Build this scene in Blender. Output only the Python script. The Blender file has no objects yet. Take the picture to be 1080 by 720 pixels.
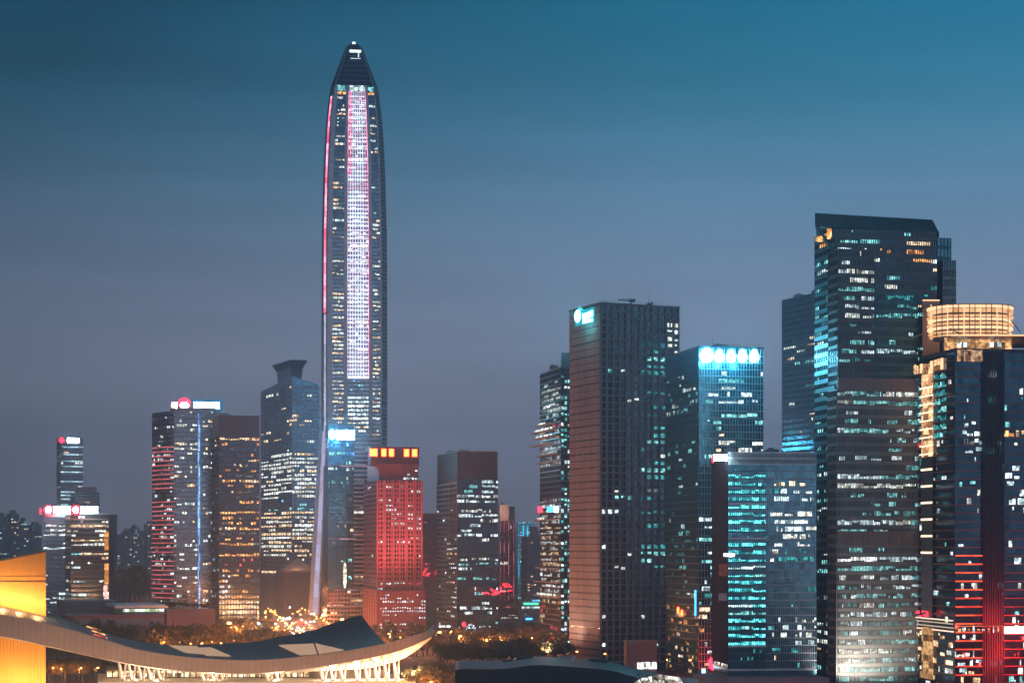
import bpy, math, random
from mathutils import Vector
R = math.radians
rng = random.Random(7)
sc = bpy.context.scene
COL = sc.collection
F, HZ, H = 2000.0, 575.0, 80.0      # focal length in photo pixels, horizon row, eye height (m)

# ------------------------------------------------------------------ camera, sky, exposure
cam = bpy.data.cameras.new('camera'); cam.lens = 36*F/1080; cam.sensor_width = 36
cam.shift_y = (HZ-360)/1080; cam.clip_start = 1; cam.clip_end = 30000
camo = bpy.data.objects.new('camera', cam); camo.location = (0, 0, H); camo.rotation_euler = (R(90), 0, 0)
COL.objects.link(camo); sc.camera = camo

world = bpy.data.worlds.new('World'); sc.world = world; world.use_nodes = True
nt = world.node_tree; nt.nodes.clear(); N = nt.nodes.new; L = nt.links.new
out = N('ShaderNodeOutputWorld'); bg = N('ShaderNodeBackground')
tc = N('ShaderNodeTexCoord'); sx = N('ShaderNodeSeparateXYZ'); L(tc.outputs['Generated'], sx.inputs[0])
ramp = N('ShaderNodeValToRGB'); L(sx.outputs['Z'], ramp.inputs[0])
els = [(0.0, (.240, .255, .345)), (.04, (.285, .310, .415)), (.10, (.275, .325, .455)), (.16, (.150, .260, .400)),
       (.22, (.024, .165, .270)), (.285, (.001, .108, .200)), (.6, (.001, .070, .150)), (1, (.001, .045, .10))]
cr = ramp.color_ramp; cr.interpolation = 'B_SPLINE'
while len(cr.elements) < len(els): cr.elements.new(.5)
for e, (p, c) in zip(cr.elements, els): e.position = p; e.color = (*c, 1)
def math_(op, a, b):
    n = N('ShaderNodeMath'); n.operation = op
    for k, v in enumerate((a, b)):
        if isinstance(v, (int, float)): n.inputs[k].default_value = v
        else: L(v, n.inputs[k])
    return n
# brighter towards the right (where the sun went down), more so higher up
hi_ = math_('MULTIPLY', math_('MULTIPLY', math_('MAXIMUM', math_('SUBTRACT', sx.outputs['Z'], .10).outputs[0], 0).outputs[0], 10.5).outputs[0], sx.outputs['X'])
lo_ = math_('MULTIPLY', math_('MINIMUM', sx.outputs['X'], .08).outputs[0], 1.15)
mr = math_('MAXIMUM', math_('MINIMUM', math_('ADD', math_('ADD', hi_.outputs[0], lo_.outputs[0]).outputs[0], 1.10).outputs[0], 1.75).outputs[0], .5)
mp = N('ShaderNodeMapping'); L(tc.outputs['Generated'], mp.inputs[0]); mp.inputs['Scale'].default_value = (1.6, 1.6, 20)
nz = N('ShaderNodeTexNoise'); L(mp.outputs[0], nz.inputs['Vector']); nz.inputs['Scale'].default_value = 1.6; nz.inputs['Detail'].default_value = 4
mr2 = N('ShaderNodeMapRange'); L(nz.outputs[0], mr2.inputs[0]); mr2.inputs[1].default_value = .3; mr2.inputs[2].default_value = .7
mr2.inputs[3].default_value = .89; mr2.inputs[4].default_value = 1.11
mm = N('ShaderNodeMath'); mm.operation = 'MULTIPLY'; L(mr.outputs[0], mm.inputs[0]); L(mr2.outputs[0], mm.inputs[1])
# dusk: the sun is just under the horizon behind the camera, so the physical sky adds only a faint cool light
sky = N('ShaderNodeTexSky'); sky.sky_type = 'NISHITA'; sky.sun_disc = False; sky.sun_elevation = R(-4); sky.sun_rotation = R(80)
add = N('ShaderNodeMix'); add.data_type = 'RGBA'; add.blend_type = 'ADD'; add.inputs[0].default_value = .1
L(ramp.outputs[0], add.inputs[6]); L(sky.outputs[0], add.inputs[7])
# afterglow and city light, added low in the sky behind camera to lift facades
gy = N('ShaderNodeMapRange'); L(sx.outputs['Y'], gy.inputs[0]); gy.inputs[1].default_value = -.1; gy.inputs[2].default_value = -.9; gy.inputs[3].default_value = 0; gy.inputs[4].default_value = 1
gz = N('ShaderNodeMapRange'); L(sx.outputs['Z'], gz.inputs[0]); gz.inputs[1].default_value = .45; gz.inputs[2].default_value = 0; gz.inputs[3].default_value = 0; gz.inputs[4].default_value = 1
gm = N('ShaderNodeMath'); gm.operation = 'MULTIPLY'; L(gy.outputs[0], gm.inputs[0]); L(gz.outputs[0], gm.inputs[1])
ga = N('ShaderNodeMix'); ga.data_type = 'RGBA'; ga.blend_type = 'ADD'; L(gm.outputs[0], ga.inputs[0]); L(add.outputs[2], ga.inputs[6]); ga.inputs[7].default_value = (.24, .26, .30, 1)
L(ga.outputs[2], bg.inputs[0]); L(mm.outputs[0], bg.inputs[1]); L(bg.outputs[0], out.inputs[0])
sc.view_settings.view_transform = 'Standard'; sc.view_settings.look = 'None'
sc.view_settings.exposure = 0; sc.view_settings.gamma = 1; sc.view_settings.use_curve_mapping = False
sc.cycles.max_bounces = 4; sc.cycles.diffuse_bounces = 1; sc.cycles.glossy_bounces = 2; sc.cycles.volume_bounces = 0
sc.cycles.transparent_max_bounces = 4; sc.cycles.use_denoising = True
sc.cycles.caustics_reflective = False; sc.cycles.caustics_refractive = False
try: sc.cycles.use_light_tree = True
except Exception: pass

# ------------------------------------------------------------------ helpers
def kx(px): return (px-540)/F
def P(px, D, y=None): return Vector((kx(px)*D, D, Z(y, D) if y is not None else 0))
def Z(y, D): return H+(HZ-y)*D/F

class MB:
    def __init__(s): s.v = []; s.f = []
    def quad(s, a, b, c, d):
        n = len(s.v); s.v += [a, b, c, d]; s.f.append((n, n+1, n+2, n+3))
    def poly(s, pts):
        n = len(s.v); s.v += list(pts); s.f.append(tuple(range(n, n+len(pts))))
    def hexa(s, p):      # 8 corners: bottom 4 then top 4
        n = len(s.v); s.v += list(p)
        for f in ((3, 2, 1, 0), (4, 5, 6, 7), (0, 1, 5, 4), (1, 2, 6, 5), (2, 3, 7, 6), (3, 0, 4, 7)): s.f.append(tuple(n+i for i in f))
    def box(s, x0, x1, y0, y1, z0, z1):
        s.hexa([Vector(q) for q in ((x0, y0, z0), (x1, y0, z0), (x1, y1, z0), (x0, y1, z0), (x0, y0, z1), (x1, y0, z1), (x1, y1, z1), (x0, y1, z1))])
    def prism(s, fp, z0, z1, top=None):
        top = top or fp; n = len(s.v); k = len(fp)
        s.v += [Vector((p[0], p[1], z0)) for p in fp]+[Vector((p[0], p[1], z1)) for p in top]
        for i in range(k): j = (i+1) % k; s.f.append((n+i, n+j, n+k+j, n+k+i))
        s.f.append(tuple(n+k+i for i in range(k))); s.f.append(tuple(n+k-1-i for i in range(k)))
    def tube(s, a, b, r0, r1=None, k=6):
        r1 = r0 if r1 is None else r1; a, b = Vector(a), Vector(b); d = (b-a).normalized()
        u = d.cross(Vector((0, 0, 1)) if abs(d.z) < .9 else Vector((1, 0, 0))).normalized(); w = d.cross(u); n = len(s.v)
        for c, r in ((a, r0), (b, r1)):
            for i in range(k): t = 2*math.pi*i/k; s.v.append(c+u*math.cos(t)*r+w*math.sin(t)*r)
        for i in range(k): j = (i+1) % k; s.f.append((n+i, n+j, n+k+j, n+k+i))
        s.f.append(tuple(n+k-1-i for i in range(k))); s.f.append(tuple(n+k+i for i in range(k)))
    def build(s, name, m, parent=None, kind=None, loc=None):
        o0 = parent['_o'] if parent is not None and '_o' in parent else (0, 0, 0)
        ox, oy, oz = loc if loc is not None else o0
        me = bpy.data.meshes.new(name); me.from_pydata([(v[0]-ox, v[1]-oy, v[2]-oz) for v in s.v], [], s.f)
        me.materials.append(m); me.update()
        o = bpy.data.objects.new(name, me); COL.objects.link(o)
        if loc is not None and parent is None: o.location = loc
        if parent is not None: o.parent = parent; o['_o'] = list(o0)
        if kind: o['kind'] = kind
        return o

def tag(o, label, cat, group=None):
    o['label'] = label; o['category'] = cat
    if group: o['group'] = group
    return o
def thing(name, label, cat, loc, group=None):
    o = bpy.data.objects.new(name, None); COL.objects.link(o); o.location = loc; o['_o'] = list(loc)
    return tag(o, label, cat, group)
def copy_tree(o, loc, rz=None, label=None, s=None):
    c = o.copy(); COL.objects.link(c); c.location = loc
    if rz is not None: c.rotation_euler = (0, 0, rz)
    if s: c.scale = (s, s, s)
    if label: c['label'] = label
    for ch in o.children:
        d = ch.copy(); COL.objects.link(d); d.parent = c
        for g in ch.children:
            e = g.copy(); COL.objects.link(e); e.parent = d
    return c

# ------------------------------------------------------------------ materials
def mat(name, col, rough=.7, metal=0, vary=.25, scale=.15, bump=0, streak=False):
    m = bpy.data.materials.new(name); m.use_nodes = True; nt = m.node_tree; b = nt.nodes['Principled BSDF']
    b.inputs['Roughness'].default_value = rough; b.inputs['Metallic'].default_value = metal
    tc = nt.nodes.new('ShaderNodeTexCoord'); mp = nt.nodes.new('ShaderNodeMapping'); nt.links.new(tc.outputs['Object'], mp.inputs[0])
    if streak: mp.inputs['Scale'].default_value = (1, 1, .12)
    n = nt.nodes.new('ShaderNodeTexNoise'); n.inputs['Scale'].default_value = scale; n.inputs['Detail'].default_value = 6; n.inputs['Roughness'].default_value = .65
    nt.links.new(mp.outputs[0], n.inputs['Vector'])
    r = nt.nodes.new('ShaderNodeMapRange'); nt.links.new(n.outputs[0], r.inputs[0])
    r.inputs[1].default_value = .25; r.inputs[2].default_value = .75; r.inputs[3].default_value = 1-vary; r.inputs[4].default_value = 1+vary
    x = nt.nodes.new('ShaderNodeVectorMath'); x.operation = 'SCALE'; x.inputs[0].default_value = col; nt.links.new(r.outputs[0], x.inputs['Scale'])
    nt.links.new(x.outputs[0], b.inputs['Base Color'])
    if bump:
        bp = nt.nodes.new('ShaderNodeBump'); bp.inputs['Strength'].default_value = bump; nt.links.new(n.outputs[0], bp.inputs['Height']); nt.links.new(bp.outputs[0], b.inputs['Normal'])
    return m
def glassmat(name, col, rough=.12, cell=3.0, metal=.85):
    # coated facade glass: every pane a slightly different tint and tilt
    m = bpy.data.materials.new(name); m.use_nodes = True; nt = m.node_tree; b = nt.nodes['Principled BSDF']
    b.inputs['Roughness'].default_value = rough; b.inputs['Metallic'].default_value = metal
    g = nt.nodes.new('ShaderNodeTexCoord'); s = nt.nodes.new('ShaderNodeVectorMath'); s.operation = 'SNAP'; s.inputs[1].default_value = (cell, cell, cell*1.1)
    nt.links.new(g.outputs['Object'], s.inputs[0]); w = nt.nodes.new('ShaderNodeTexWhiteNoise'); nt.links.new(s.outputs[0], w.inputs[0])
    big = nt.nodes.new('ShaderNodeTexNoise'); big.inputs['Scale'].default_value = .02; nt.links.new(g.outputs['Object'], big.inputs['Vector'])
    r = nt.nodes.new('ShaderNodeMapRange'); nt.links.new(w.outputs[0], r.inputs[0]); r.inputs[3].default_value = .6; r.inputs[4].default_value = 1.35
    r2 = nt.nodes.new('ShaderNodeMapRange'); nt.links.new(big.outputs[0], r2.inputs[0]); r2.inputs[1].default_value = .3; r2.inputs[2].default_value = .7; r2.inputs[3].default_value = .7; r2.inputs[4].default_value = 1.3
    q = nt.nodes.new('ShaderNodeMath'); q.operation = 'MULTIPLY'; nt.links.new(r.outputs[0], q.inputs[0]); nt.links.new(r2.outputs[0], q.inputs[1])
    x = nt.nodes.new('ShaderNodeVectorMath'); x.operation = 'SCALE'; x.inputs[0].default_value = col; nt.links.new(q.outputs[0], x.inputs['Scale'])
    nt.links.new(x.outputs[0], b.inputs['Base Color'])
    bp = nt.nodes.new('ShaderNodeBump'); bp.inputs['Strength'].default_value = .06; bp.inputs['Distance'].default_value = .3
    nt.links.new(big.outputs[0], bp.inputs['Height']); nt.links.new(bp.outputs[0], b.inputs['Normal'])
    return m
LIT = {}
def litmat(name, c1, c2, st, cell=1.9, steady=False):
    m = bpy.data.materials.new('lit_'+name); m.use_nodes = True; nt = m.node_tree; nt.nodes.clear(); N = nt.nodes.new; L = nt.links.new
    out = N('ShaderNodeOutputMaterial'); e = N('ShaderNodeEmission'); L(e.outputs[0], out.inputs[0])
    g = N('ShaderNodeNewGeometry'); s = N('ShaderNodeVectorMath'); s.operation = 'SNAP'; s.inputs[1].default_value = (cell, cell*3, cell*1.5)
    L(g.outputs['Position'], s.inputs[0]); w = N('ShaderNodeTexWhiteNoise'); L(s.outputs[0], w.inputs[0])
    n = N('ShaderNodeTexNoise'); n.inputs['Scale'].default_value = .55; n.inputs['Detail'].default_value = 2; L(g.outputs['Position'], n.inputs['Vector'])
    mx = N('ShaderNodeMix'); mx.data_type = 'RGBA'; L(w.outputs[0], mx.inputs[0]); mx.inputs[6].default_value = (*c1, 1); mx.inputs[7].default_value = (*c2, 1); L(mx.outputs[2], e.inputs[0])
    sp = N('ShaderNodeSeparateColor'); L(w.outputs[1], sp.inputs[0])
    r = N('ShaderNodeMapRange'); L(sp.outputs[0], r.inputs[0]); r.inputs[3].default_value = (.85 if steady else .25)*st; r.inputs[4].default_value = (1.25 if steady else 2.5)*st
    r2 = N('ShaderNodeMapRange'); L(n.outputs[0], r2.inputs[0]); r2.inputs[1].default_value = .35; r2.inputs[2].default_value = .65; r2.inputs[3].default_value = .85 if steady else .35; r2.inputs[4].default_value = 1.15 if steady else 1.4
    q = N('ShaderNodeMath'); q.operation = 'MULTIPLY'; L(r.outputs[0], q.inputs[0]); L(r2.outputs[0], q.inputs[1]); L(q.outputs[0], e.inputs[1])
    m.cycles.emission_sampling = 'NONE'; LIT[name] = m; return m
litmat('warm', (1, .55, .25), (1, .80, .52), 1.1); litmat('pale', (.95, .85, .68), (.78, .90, .88), 1.05)
litmat('cool', (.55, .85, .90), (.85, .95, 1), 1.1); litmat('cyan', (.10, .62, .66), (.35, .85, .82), .85)
litmat('teal', (.02, .22, .26), (.06, .42, .42), .7); litmat('orange', (1, .30, .06), (1, .52, .18), 1.1)
litmat('cyanb', (.04, .55, .62), (.16, .90, .95), 1.25); litmat('dim', (.30, .22, .16), (.16, .24, .26), .5); litmat('red', (1, .03, .05), (.9, .15, .15), .9)
litmat('blue', (.05, .25, .9), (.2, .6, 1), 1.1); litmat('white', (1, .95, .9), (.9, .95, 1), 1.8)
def emit(name, c, st, sample='AUTO'):
    m = bpy.data.materials.new(name); m.use_nodes = True; nt = m.node_tree; nt.nodes.clear()
    o = nt.nodes.new('ShaderNodeOutputMaterial'); e = nt.nodes.new('ShaderNodeEmission'); e.inputs[0].default_value = (*c, 1); e.inputs[1].default_value = st
    nt.links.new(e.outputs[0], o.inputs[0]); m.cycles.emission_sampling = sample; return m
G_TEAL = glassmat('teal_glass', (.10, .24, .30)); G_DARK = glassmat('dark_glass', (.06, .10, .13)); G_BLUE = glassmat('blue_glass', (.16, .34, .46))
G_NAVY = glassmat('navy_glass', (.025, .07, .10)); G_GREY = glassmat('grey_glass', (.20, .25, .30)); G_RED = glassmat('red_glass', (.10, .05, .06))
G_BRIGHT = glassmat('bright_teal_glass', (.12, .42, .50))
M_STONE = mat('pinkish_stone', (.40, .31, .29), .8, 0, .3, .12, .1, True); M_GRID = mat('brown_stone_grid', (.21, .185, .19), .75)
M_FRAME = mat('grey_aluminium', (.28, .30, .33), .4, .5); M_FRAMED = mat('dark_aluminium', (.07, .085, .10), .4, .5)
M_LIGHT = mat('pale_aluminium', (.55, .62, .66), .4, .3); M_BROWN = mat('brown_metal', (.20, .14, .12), .5, .3)
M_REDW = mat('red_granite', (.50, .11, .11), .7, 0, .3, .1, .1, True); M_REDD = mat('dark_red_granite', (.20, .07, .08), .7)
M_CONC = mat('concrete', (.30, .30, .31), .85, 0, .3, .1, .1); M_DARKC = mat('dark_cladding', (.06, .065, .075), .6, .2)
M_TEALF = mat('teal_metal', (.05, .16, .18), .45, .4); M_ORF = mat('copper_louvre', (.30, .10, .06), .45, .4)
M_STEEL = mat('painted_steel', (.10, .11, .12), .5, .6)

# ------------------------------------------------------------------ building kit
def rectfp(cx, D, th, xl, xr, left_len=None, right_len=None):
    if not left_len: th = max(th, math.degrees(math.atan(-kx(cx)))+7)
    th = R(th); B = Vector((kx(cx)*D, D)); r = Vector((math.cos(th), math.sin(th))); l = Vector((-math.sin(th), math.cos(th)))
    def hit(px, d): k = kx(px); return (k*B.y-B.x)/(d.x-k*d.y)
    sl = left_len if left_len else hit(xl, l); sr = right_len if right_len else hit(xr, r)
    A = B+l*sl; C = B+r*sr
    return [A, B, C, A+C-B]
class Bld:
    def __init__(s, name, label, fp, D, cat='building', group=None):
        c = sum((Vector(p) for p in fp), Vector((0, 0)))/len(fp)
        s.root = thing(name, label, cat, (c.x, c.y, 0), group); s.D = D; s.runs = []; s.frames = {}; s.fp = fp
    def z(s, y): return Z(y, s.D)
    def body(s, fp, z0, z1, m, name='curtain_wall', top=None):
        b = MB(); b.prism(fp, z0, z1, top); return b.build(name, m, s.root)
    def fr(s, m, name='facade_grid'):
        k = (m.name, name)
        if k not in s.frames: s.frames[k] = (MB(), m, name)
        return s.frames[k][0]
    def face(s, p0, p1, z0, z1, nf, cols, t0=None, t1=None, sp=(.3, .35), mu=(.25, .5), m=None, mm=None, lit=None, zones=(), win=(.08, .85)):
        BL = Vector((p0[0], p0[1], z0)); BR = Vector((p1[0], p1[1], z0)); t0 = t0 or p0; t1 = t1 or p1
        TL = Vector((t0[0], t0[1], z1)); TR = Vector((t1[0], t1[1], z1))
        nrm = (BR-BL).cross(TL-BL).normalized()
        def q(u, v, d=0): return BL.lerp(BR, u).lerp(TL.lerp(TR, u), v)+nrm*d
        W = (BR-BL).length; Hh = z1-z0
        if isinstance(cols, (int, float)): k = max(1, int(cols)); cols = [i/k for i in range(k+1)]
        nc = len(cols)-1; nf = max(1, int(nf))
        if m and sp[0] > 0:
            b = s.fr(m); h = sp[0]/nf; d = sp[1]
            for j in range(nf):
                v0 = j/nf; v1 = v0+h
                b.quad(q(0, v0, d), q(1, v0, d), q(1, v1, d), q(0, v1, d)); b.quad(q(0, v1, d), q(1, v1, d), q(1, v1), q(0, v1)); b.quad(q(0, v0), q(1, v0), q(1, v0, d), q(0, v0, d))
        if (mm or m) and mu[0] > 0:
            b = s.fr(mm or m, 'mullions' if mm else 'facade_grid'); d = mu[1]; hw = mu[0]/W/2
            for i in range(nc+1):
                u0 = max(0, cols[i]-hw); u1 = min(1, cols[i]+hw)
                b.quad(q(u0, 0, d), q(u1, 0, d), q(u1, 1, d), q(u0, 1, d)); b.quad(q(u0, 0), q(u0, 0, d), q(u0, 1, d), q(u0, 1)); b.quad(q(u1, 0, d), q(u1, 0), q(u1, 1), q(u1, 1, d))
        if not lit and not zones: return
        lit = lit or (0, 1, [('pale', 1)])
        zz = [(a, b_, Z(yb, s.D), Z(ya, s.D), pr, ms, rn) for a, b_, ya, yb, pr, ms, rn in zones]
        lo = max(win[0], sp[0]+.02 if m else win[0]); hi = win[1]
        for j in range(nf):
            zc = z0+(j+.5)/nf*Hh; act = rng.choice((.15, .3, .6, 1, 2.6)); rowmat = None; i = 0; rm = {}
            while i < nc:
                uc = (cols[i]+cols[i+1])/2; pr, rn, ms = lit; pr *= act; key = -1
                for zi, (a, b_, za, zb, p2, ms2, rn2) in enumerate(zz):
                    if a <= uc <= b_ and za <= zc <= zb: pr, rn, ms, key = p2, rn2, ms2, zi
                if rng.random() < pr/max(1, rn*(1-pr)+pr) if pr < 1 else True:
                    n = 1
                    lim = rng.randint(1, max(1, int(2*rn)-1)) if pr < 1 else rn
                    while n < lim and i+n < nc: n += 1
                    if key not in rm or rng.random() < .25: rm[key] = rng.choices([a for a, _ in ms], [w for _, w in ms])[0]
                    h2 = hi if rng.random() < .6 else lo+(hi-lo)*rng.uniform(.4, .9)
                    l2 = lo if h2 == hi and rng.random() < .6 else hi-(hi-lo)*rng.uniform(.45, .9)
                    if h2 < hi: l2 = lo
                    g = .14/nc
                    s.runs.append((q(cols[i]+g, (j+l2)/nf, .06), q(cols[i+n]-g, (j+l2)/nf, .06), q(cols[i+n]-g, (j+h2)/nf, .06), q(cols[i]+g, (j+h2)/nf, .06), rm[key]))
                    i += n
                else: i += 1
    def std(s, fp, z0, z1, fh, bw, body=None, **k):
        A, B, C = fp[:3]
        if body: s.body(fp, z0, z1, body)
        nf = round((z1-z0)/fh)
        kl = dict(k); kr = dict(k)
        for n in list(k):
            if n.startswith('l_'): kl[n[2:]] = k[n]; del kl[n], kr[n]
            elif n.startswith('r_'): kr[n[2:]] = k[n]; del kl[n], kr[n]
        s.face(A, B, z0, z1, nf, max(1, round((B-A).length/bw)), **kl)
        s.face(B, C, z0, z1, nf, max(1, round((C-B).length/bw)), **kr)
    def boxr(s, fp, z0, z1, m, name, grow=0, top=None):
        if grow:
            c = sum((Vector(p) for p in fp), Vector((0, 0)))/len(fp); fp = [c+(Vector(p)-c)*(1+grow/(Vector(p)-c).length) for p in fp]
        b = MB(); b.prism(fp, z0, z1, top); return b.build(name, m, s.root)
    def finish(s):
        for b, m, name in s.frames.values(): b.build(name, m, s.root)
        s.runs.sort(key=lambda r: -(r[1]-r[0]).length*(r[3]-r[0]).length)
        for a, b_, c, d, mn in s.runs[:90]:
            b = MB(); b.quad(a, b_, c, d); b.build('lit_window', LIT[mn], s.root)
        rest = {}
        for a, b_, c, d, mn in s.runs[90:]: rest.setdefault(mn, MB()).quad(a, b_, c, d)
        if rest:   # one part: many materials in one mesh
            b = MB(); idx = []; names = list(rest)
            for k, mn in enumerate(names):
                n = len(b.v); b.v += rest[mn].v; b.f += [tuple(n+i for i in f) for f in rest[mn].f]; idx += [k]*len(rest[mn].f)
            o = b.build('lit_windows_small', LIT[names[0]], s.root, kind='stuff')
            for mn in names[1:]: o.data.materials.append(LIT[mn])
            o.data.polygons.foreach_set('material_index', idx)
        return s
def plate(pl, pr, z0, z1, d=.6, off=.5):
    """thin upright box between plan points pl and pr, standing proud of the wall"""
    pl, pr = Vector(pl), Vector(pr); t = (pr-pl).normalized(); n = Vector((t.y, -t.x)); a = pl+n*off; b_ = pr+n*off; c = pr+n*(off+d); e = pl+n*(off+d)
    b = MB(); b.hexa([Vector((*e, z0)), Vector((*c, z0)), Vector((*b_, z0)), Vector((*a, z0)), Vector((*e, z1)), Vector((*c, z1)), Vector((*b_, z1)), Vector((*a, z1))])
    return b
def onface(p0, p1, px):
    k = kx(px); d = Vector(p1)-Vector(p0); s = (k*p0[1]-p0[0])/(d.x-k*d.y); return Vector(p0)+d*s
def blob(p0, p1, px, y, w, h, D, off=.9, sq=2.0, d=.5):
    """rounded sign disc or letter body on the wall p0-p1, size in metres"""
    c = onface(p0, p1, px); t = (Vector(p1)-Vector(p0)).normalized(); n = Vector((t.y, -t.x)); b = MB(); k = 20; D = c.y; zc = Z(y, D)
    fr = []; bk = []
    for i in range(k):
        a = 2*math.pi*i/k; u = math.copysign(abs(math.cos(a))**(2/sq), math.cos(a))*w/2; v = math.copysign(abs(math.sin(a))**(2/sq), math.sin(a))*h/2
        p = c+t*u+n*(off+d); r = c+t*u+n*off; fr.append(Vector((p.x, p.y, zc+v))); bk.append(Vector((r.x, r.y, zc+v)))
    b.poly(fr)
    for i in range(k): j = (i+1) % k; b.quad(bk[i], bk[j], fr[j], fr[i])
    return b
def neon(b, px, y, w, h, D_, n=9, seed=1):
    q = random.Random(seed); c = P(px, D_)
    for k in range(n):
        a = q.uniform(0, 6.28); rr_ = q.uniform(.15, 1)**.5; x = c.x+math.cos(a)*rr_*w/2; z = Z(y, D_)+math.sin(a)*rr_*h/2; L_ = q.uniform(.12, .3)*w; t = q.choice((0, 0, 1.57, .8, -.8))
        m_ = MB(); m_.tube((x-math.cos(t)*L_/2, D_-q.uniform(0, .6), z-math.sin(t)*L_/2*.6), (x+math.cos(t)*L_/2, D_, z+math.sin(t)*L_/2*.6), .42, .42, 5); m_.build('neon_stroke', S_NEON, b)
def lamp(kind, loc, col, power, parent=None, size=2, name=None, target=None, spot=None):
    l = bpy.data.lights.new(name or 'lamp_light', kind); l.color = col; l.energy = power
    if kind == 'AREA': l.size = size
    elif kind in ('POINT', 'SPOT'): l.shadow_soft_size = size
    if kind == 'SPOT': l.spot_size = R(spot or 90); l.spot_blend = .6
    o = bpy.data.objects.new(name or 'lamp_light', l); COL.objects.link(o); o.location = loc
    if target is not None: o.rotation_euler = (Vector(target)-Vector(loc)).to_track_quat('-Z', 'Y').to_euler()
    if parent is not None:
        o.parent = parent; p0 = parent['_o']; o.location = Vector(loc)-Vector(p0)
    return o

def roofkit(b, fp, z, seed, n=3, mast=True):
    q = random.Random(seed); A, B, C, D_ = [Vector(p) for p in fp]
    for k in range(n):
        u = q.uniform(.12, .8); v = q.uniform(.25, .7); c = A.lerp(D_, u).lerp(B.lerp(C, u), v); w = q.uniform(2, 5); h = q.uniform(1.5, 3.8)
        m = MB(); m.box(c.x-w, c.x+w, c.y-2.5, c.y+2.5, z, z+h); m.box(c.x-w*.6, c.x+w*.2, c.y-1.5, c.y+1.5, z+h, z+h+.9); m.build('plant_unit', M_CONC, b.root)
    if mast:
        c = B.lerp(C, q.uniform(.3, .8)).lerp(A, .3); m = MB(); m.tube((c.x, c.y, z), (c.x, c.y, z+q.uniform(7, 11)), .18, .06, 5); m.build('mast', M_STEEL, b.root)
    m = MB(); pts = [B, C]; t = (C-B).normalized(); L_ = (C-B).length; k = 0
    while k < L_: p = B+t*k; m.tube((p.x, p.y, z), (p.x, p.y, z+1.3), .05, .05, 4); k += 2.5
    m.tube((B.x, B.y, z+1.3), (C.x, C.y, z+1.3), .07, .07, 4); m.build('roof_railing', M_STEEL, b.root)
# ------------------------------------------------------------------ ground, roads, haze
def sheet(name, pts, z, m, kind='structure'):
    b = MB(); b.poly([Vector((x, y, z)) for x, y in pts]); return b.build(name, m, None, kind)
M_GROUND = mat('dark_city_ground', (.028, .028, .03), .9, 0, .4, .02); M_ASPH = mat('asphalt', (.045, .045, .048), .7, 0, .3, .3)
M_GRASS = mat('lawn', (.035, .05, .02), .95, 0, .4, .1); M_PAVE = mat('pale_paving', (.28, .26, .23), .8, 0, .2, .2)
M_PAINT = mat('road_paint', (.6, .6, .58), .7)
sheet('ground', [(-5200, -300), (5200, -300), (5200, 9000), (-5200, 9000)], 0, M_GROUND)
M_HILL = mat('distant_hill_wood', (.03, .045, .03), .95, 0, .4, .01)
b = MB(); prev = None
for i in range(61):
    x = -3600+i*120; h = 60+70*math.sin(i*.21+1)+30*math.sin(i*.7)+14*math.sin(i*1.9)
    cur = [Vector((x, 7000, 0)), Vector((x, 7400, max(10, h*.7))), Vector((x, 7900, max(15, h))), Vector((x, 8600, 0))]
    if prev:
        for k in range(3): b.quad(prev[k], cur[k], cur[k+1], prev[k+1])
    prev = cur
b.build('distant_hills', M_HILL, None, 'structure')
# the avenue that runs away from the camera, with kerbs and lane lines
def road(a, b_, w, name):
    a, b_ = Vector(a), Vector(b_); t = (b_-a).normalized(); n = Vector((-t.y, t.x))
    sheet(name, [a-n*w/2, a+n*w/2, b_+n*w/2, b_-n*w/2][::-1], .02, M_ASPH)
    lb = MB(); k = MB(); ln = (b_-a).length
    for off in [i*3.6 for i in range(-4, 5) if abs(i*3.6) < w/2-1]:
        s = 0
        while s < ln:
            p = a+t*s+n*off; e = a+t*min(ln, s+6)+n*off; h = n*.09; lb.quad(*[Vector((*q, .028)) for q in (p-h, e-h, e+h, p+h)]); s += 15
    for sg in (-1, 1):
        o = n*sg*(w/2+.15); h = n*.15
        k.hexa([Vector((*q, z)) for z in (0, .14) for q in (a+o-h, b_+o-h, b_+o+h, a+o+h)])
    lb.build('lane_lines', M_PAINT, None, 'structure'); k.build('road_kerbs', M_CONC, None, 'structure')
RA, RB = P(352, 1400).xy, P(300, 2150).xy
road(RA, RB, 30, 'avenue'); road(P(300, 2155).xy, P(225, 3000).xy, 26, 'far_avenue'); road(P(-80, 1365).xy, P(1160, 1330).xy, 24, 'cross_street')
b = MB(); b.box(-5000, 5000, -250, 8950, -1, 622)
hz = b.build('haze', bpy.data.materials.new('haze_air'), None, 'stuff')
hm = hz.data.materials[0]; hm.use_nodes = True; nt = hm.node_tree; nt.nodes.clear()
o_ = nt.nodes.new('ShaderNodeOutputMaterial'); pv = nt.nodes.new('ShaderNodeVolumePrincipled')
pv.inputs['Density'].default_value = 1.5e-4; pv.inputs['Color'].default_value = (.57, .76, .95, 1); pv.inputs['Anisotropy'].default_value = .6
nt.links.new(pv.outputs[0], o_.inputs['Volume'])

W_, C_, CY, TE, O_ = 'warm', 'cool', 'cyan', 'teal', 'orange'
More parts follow.
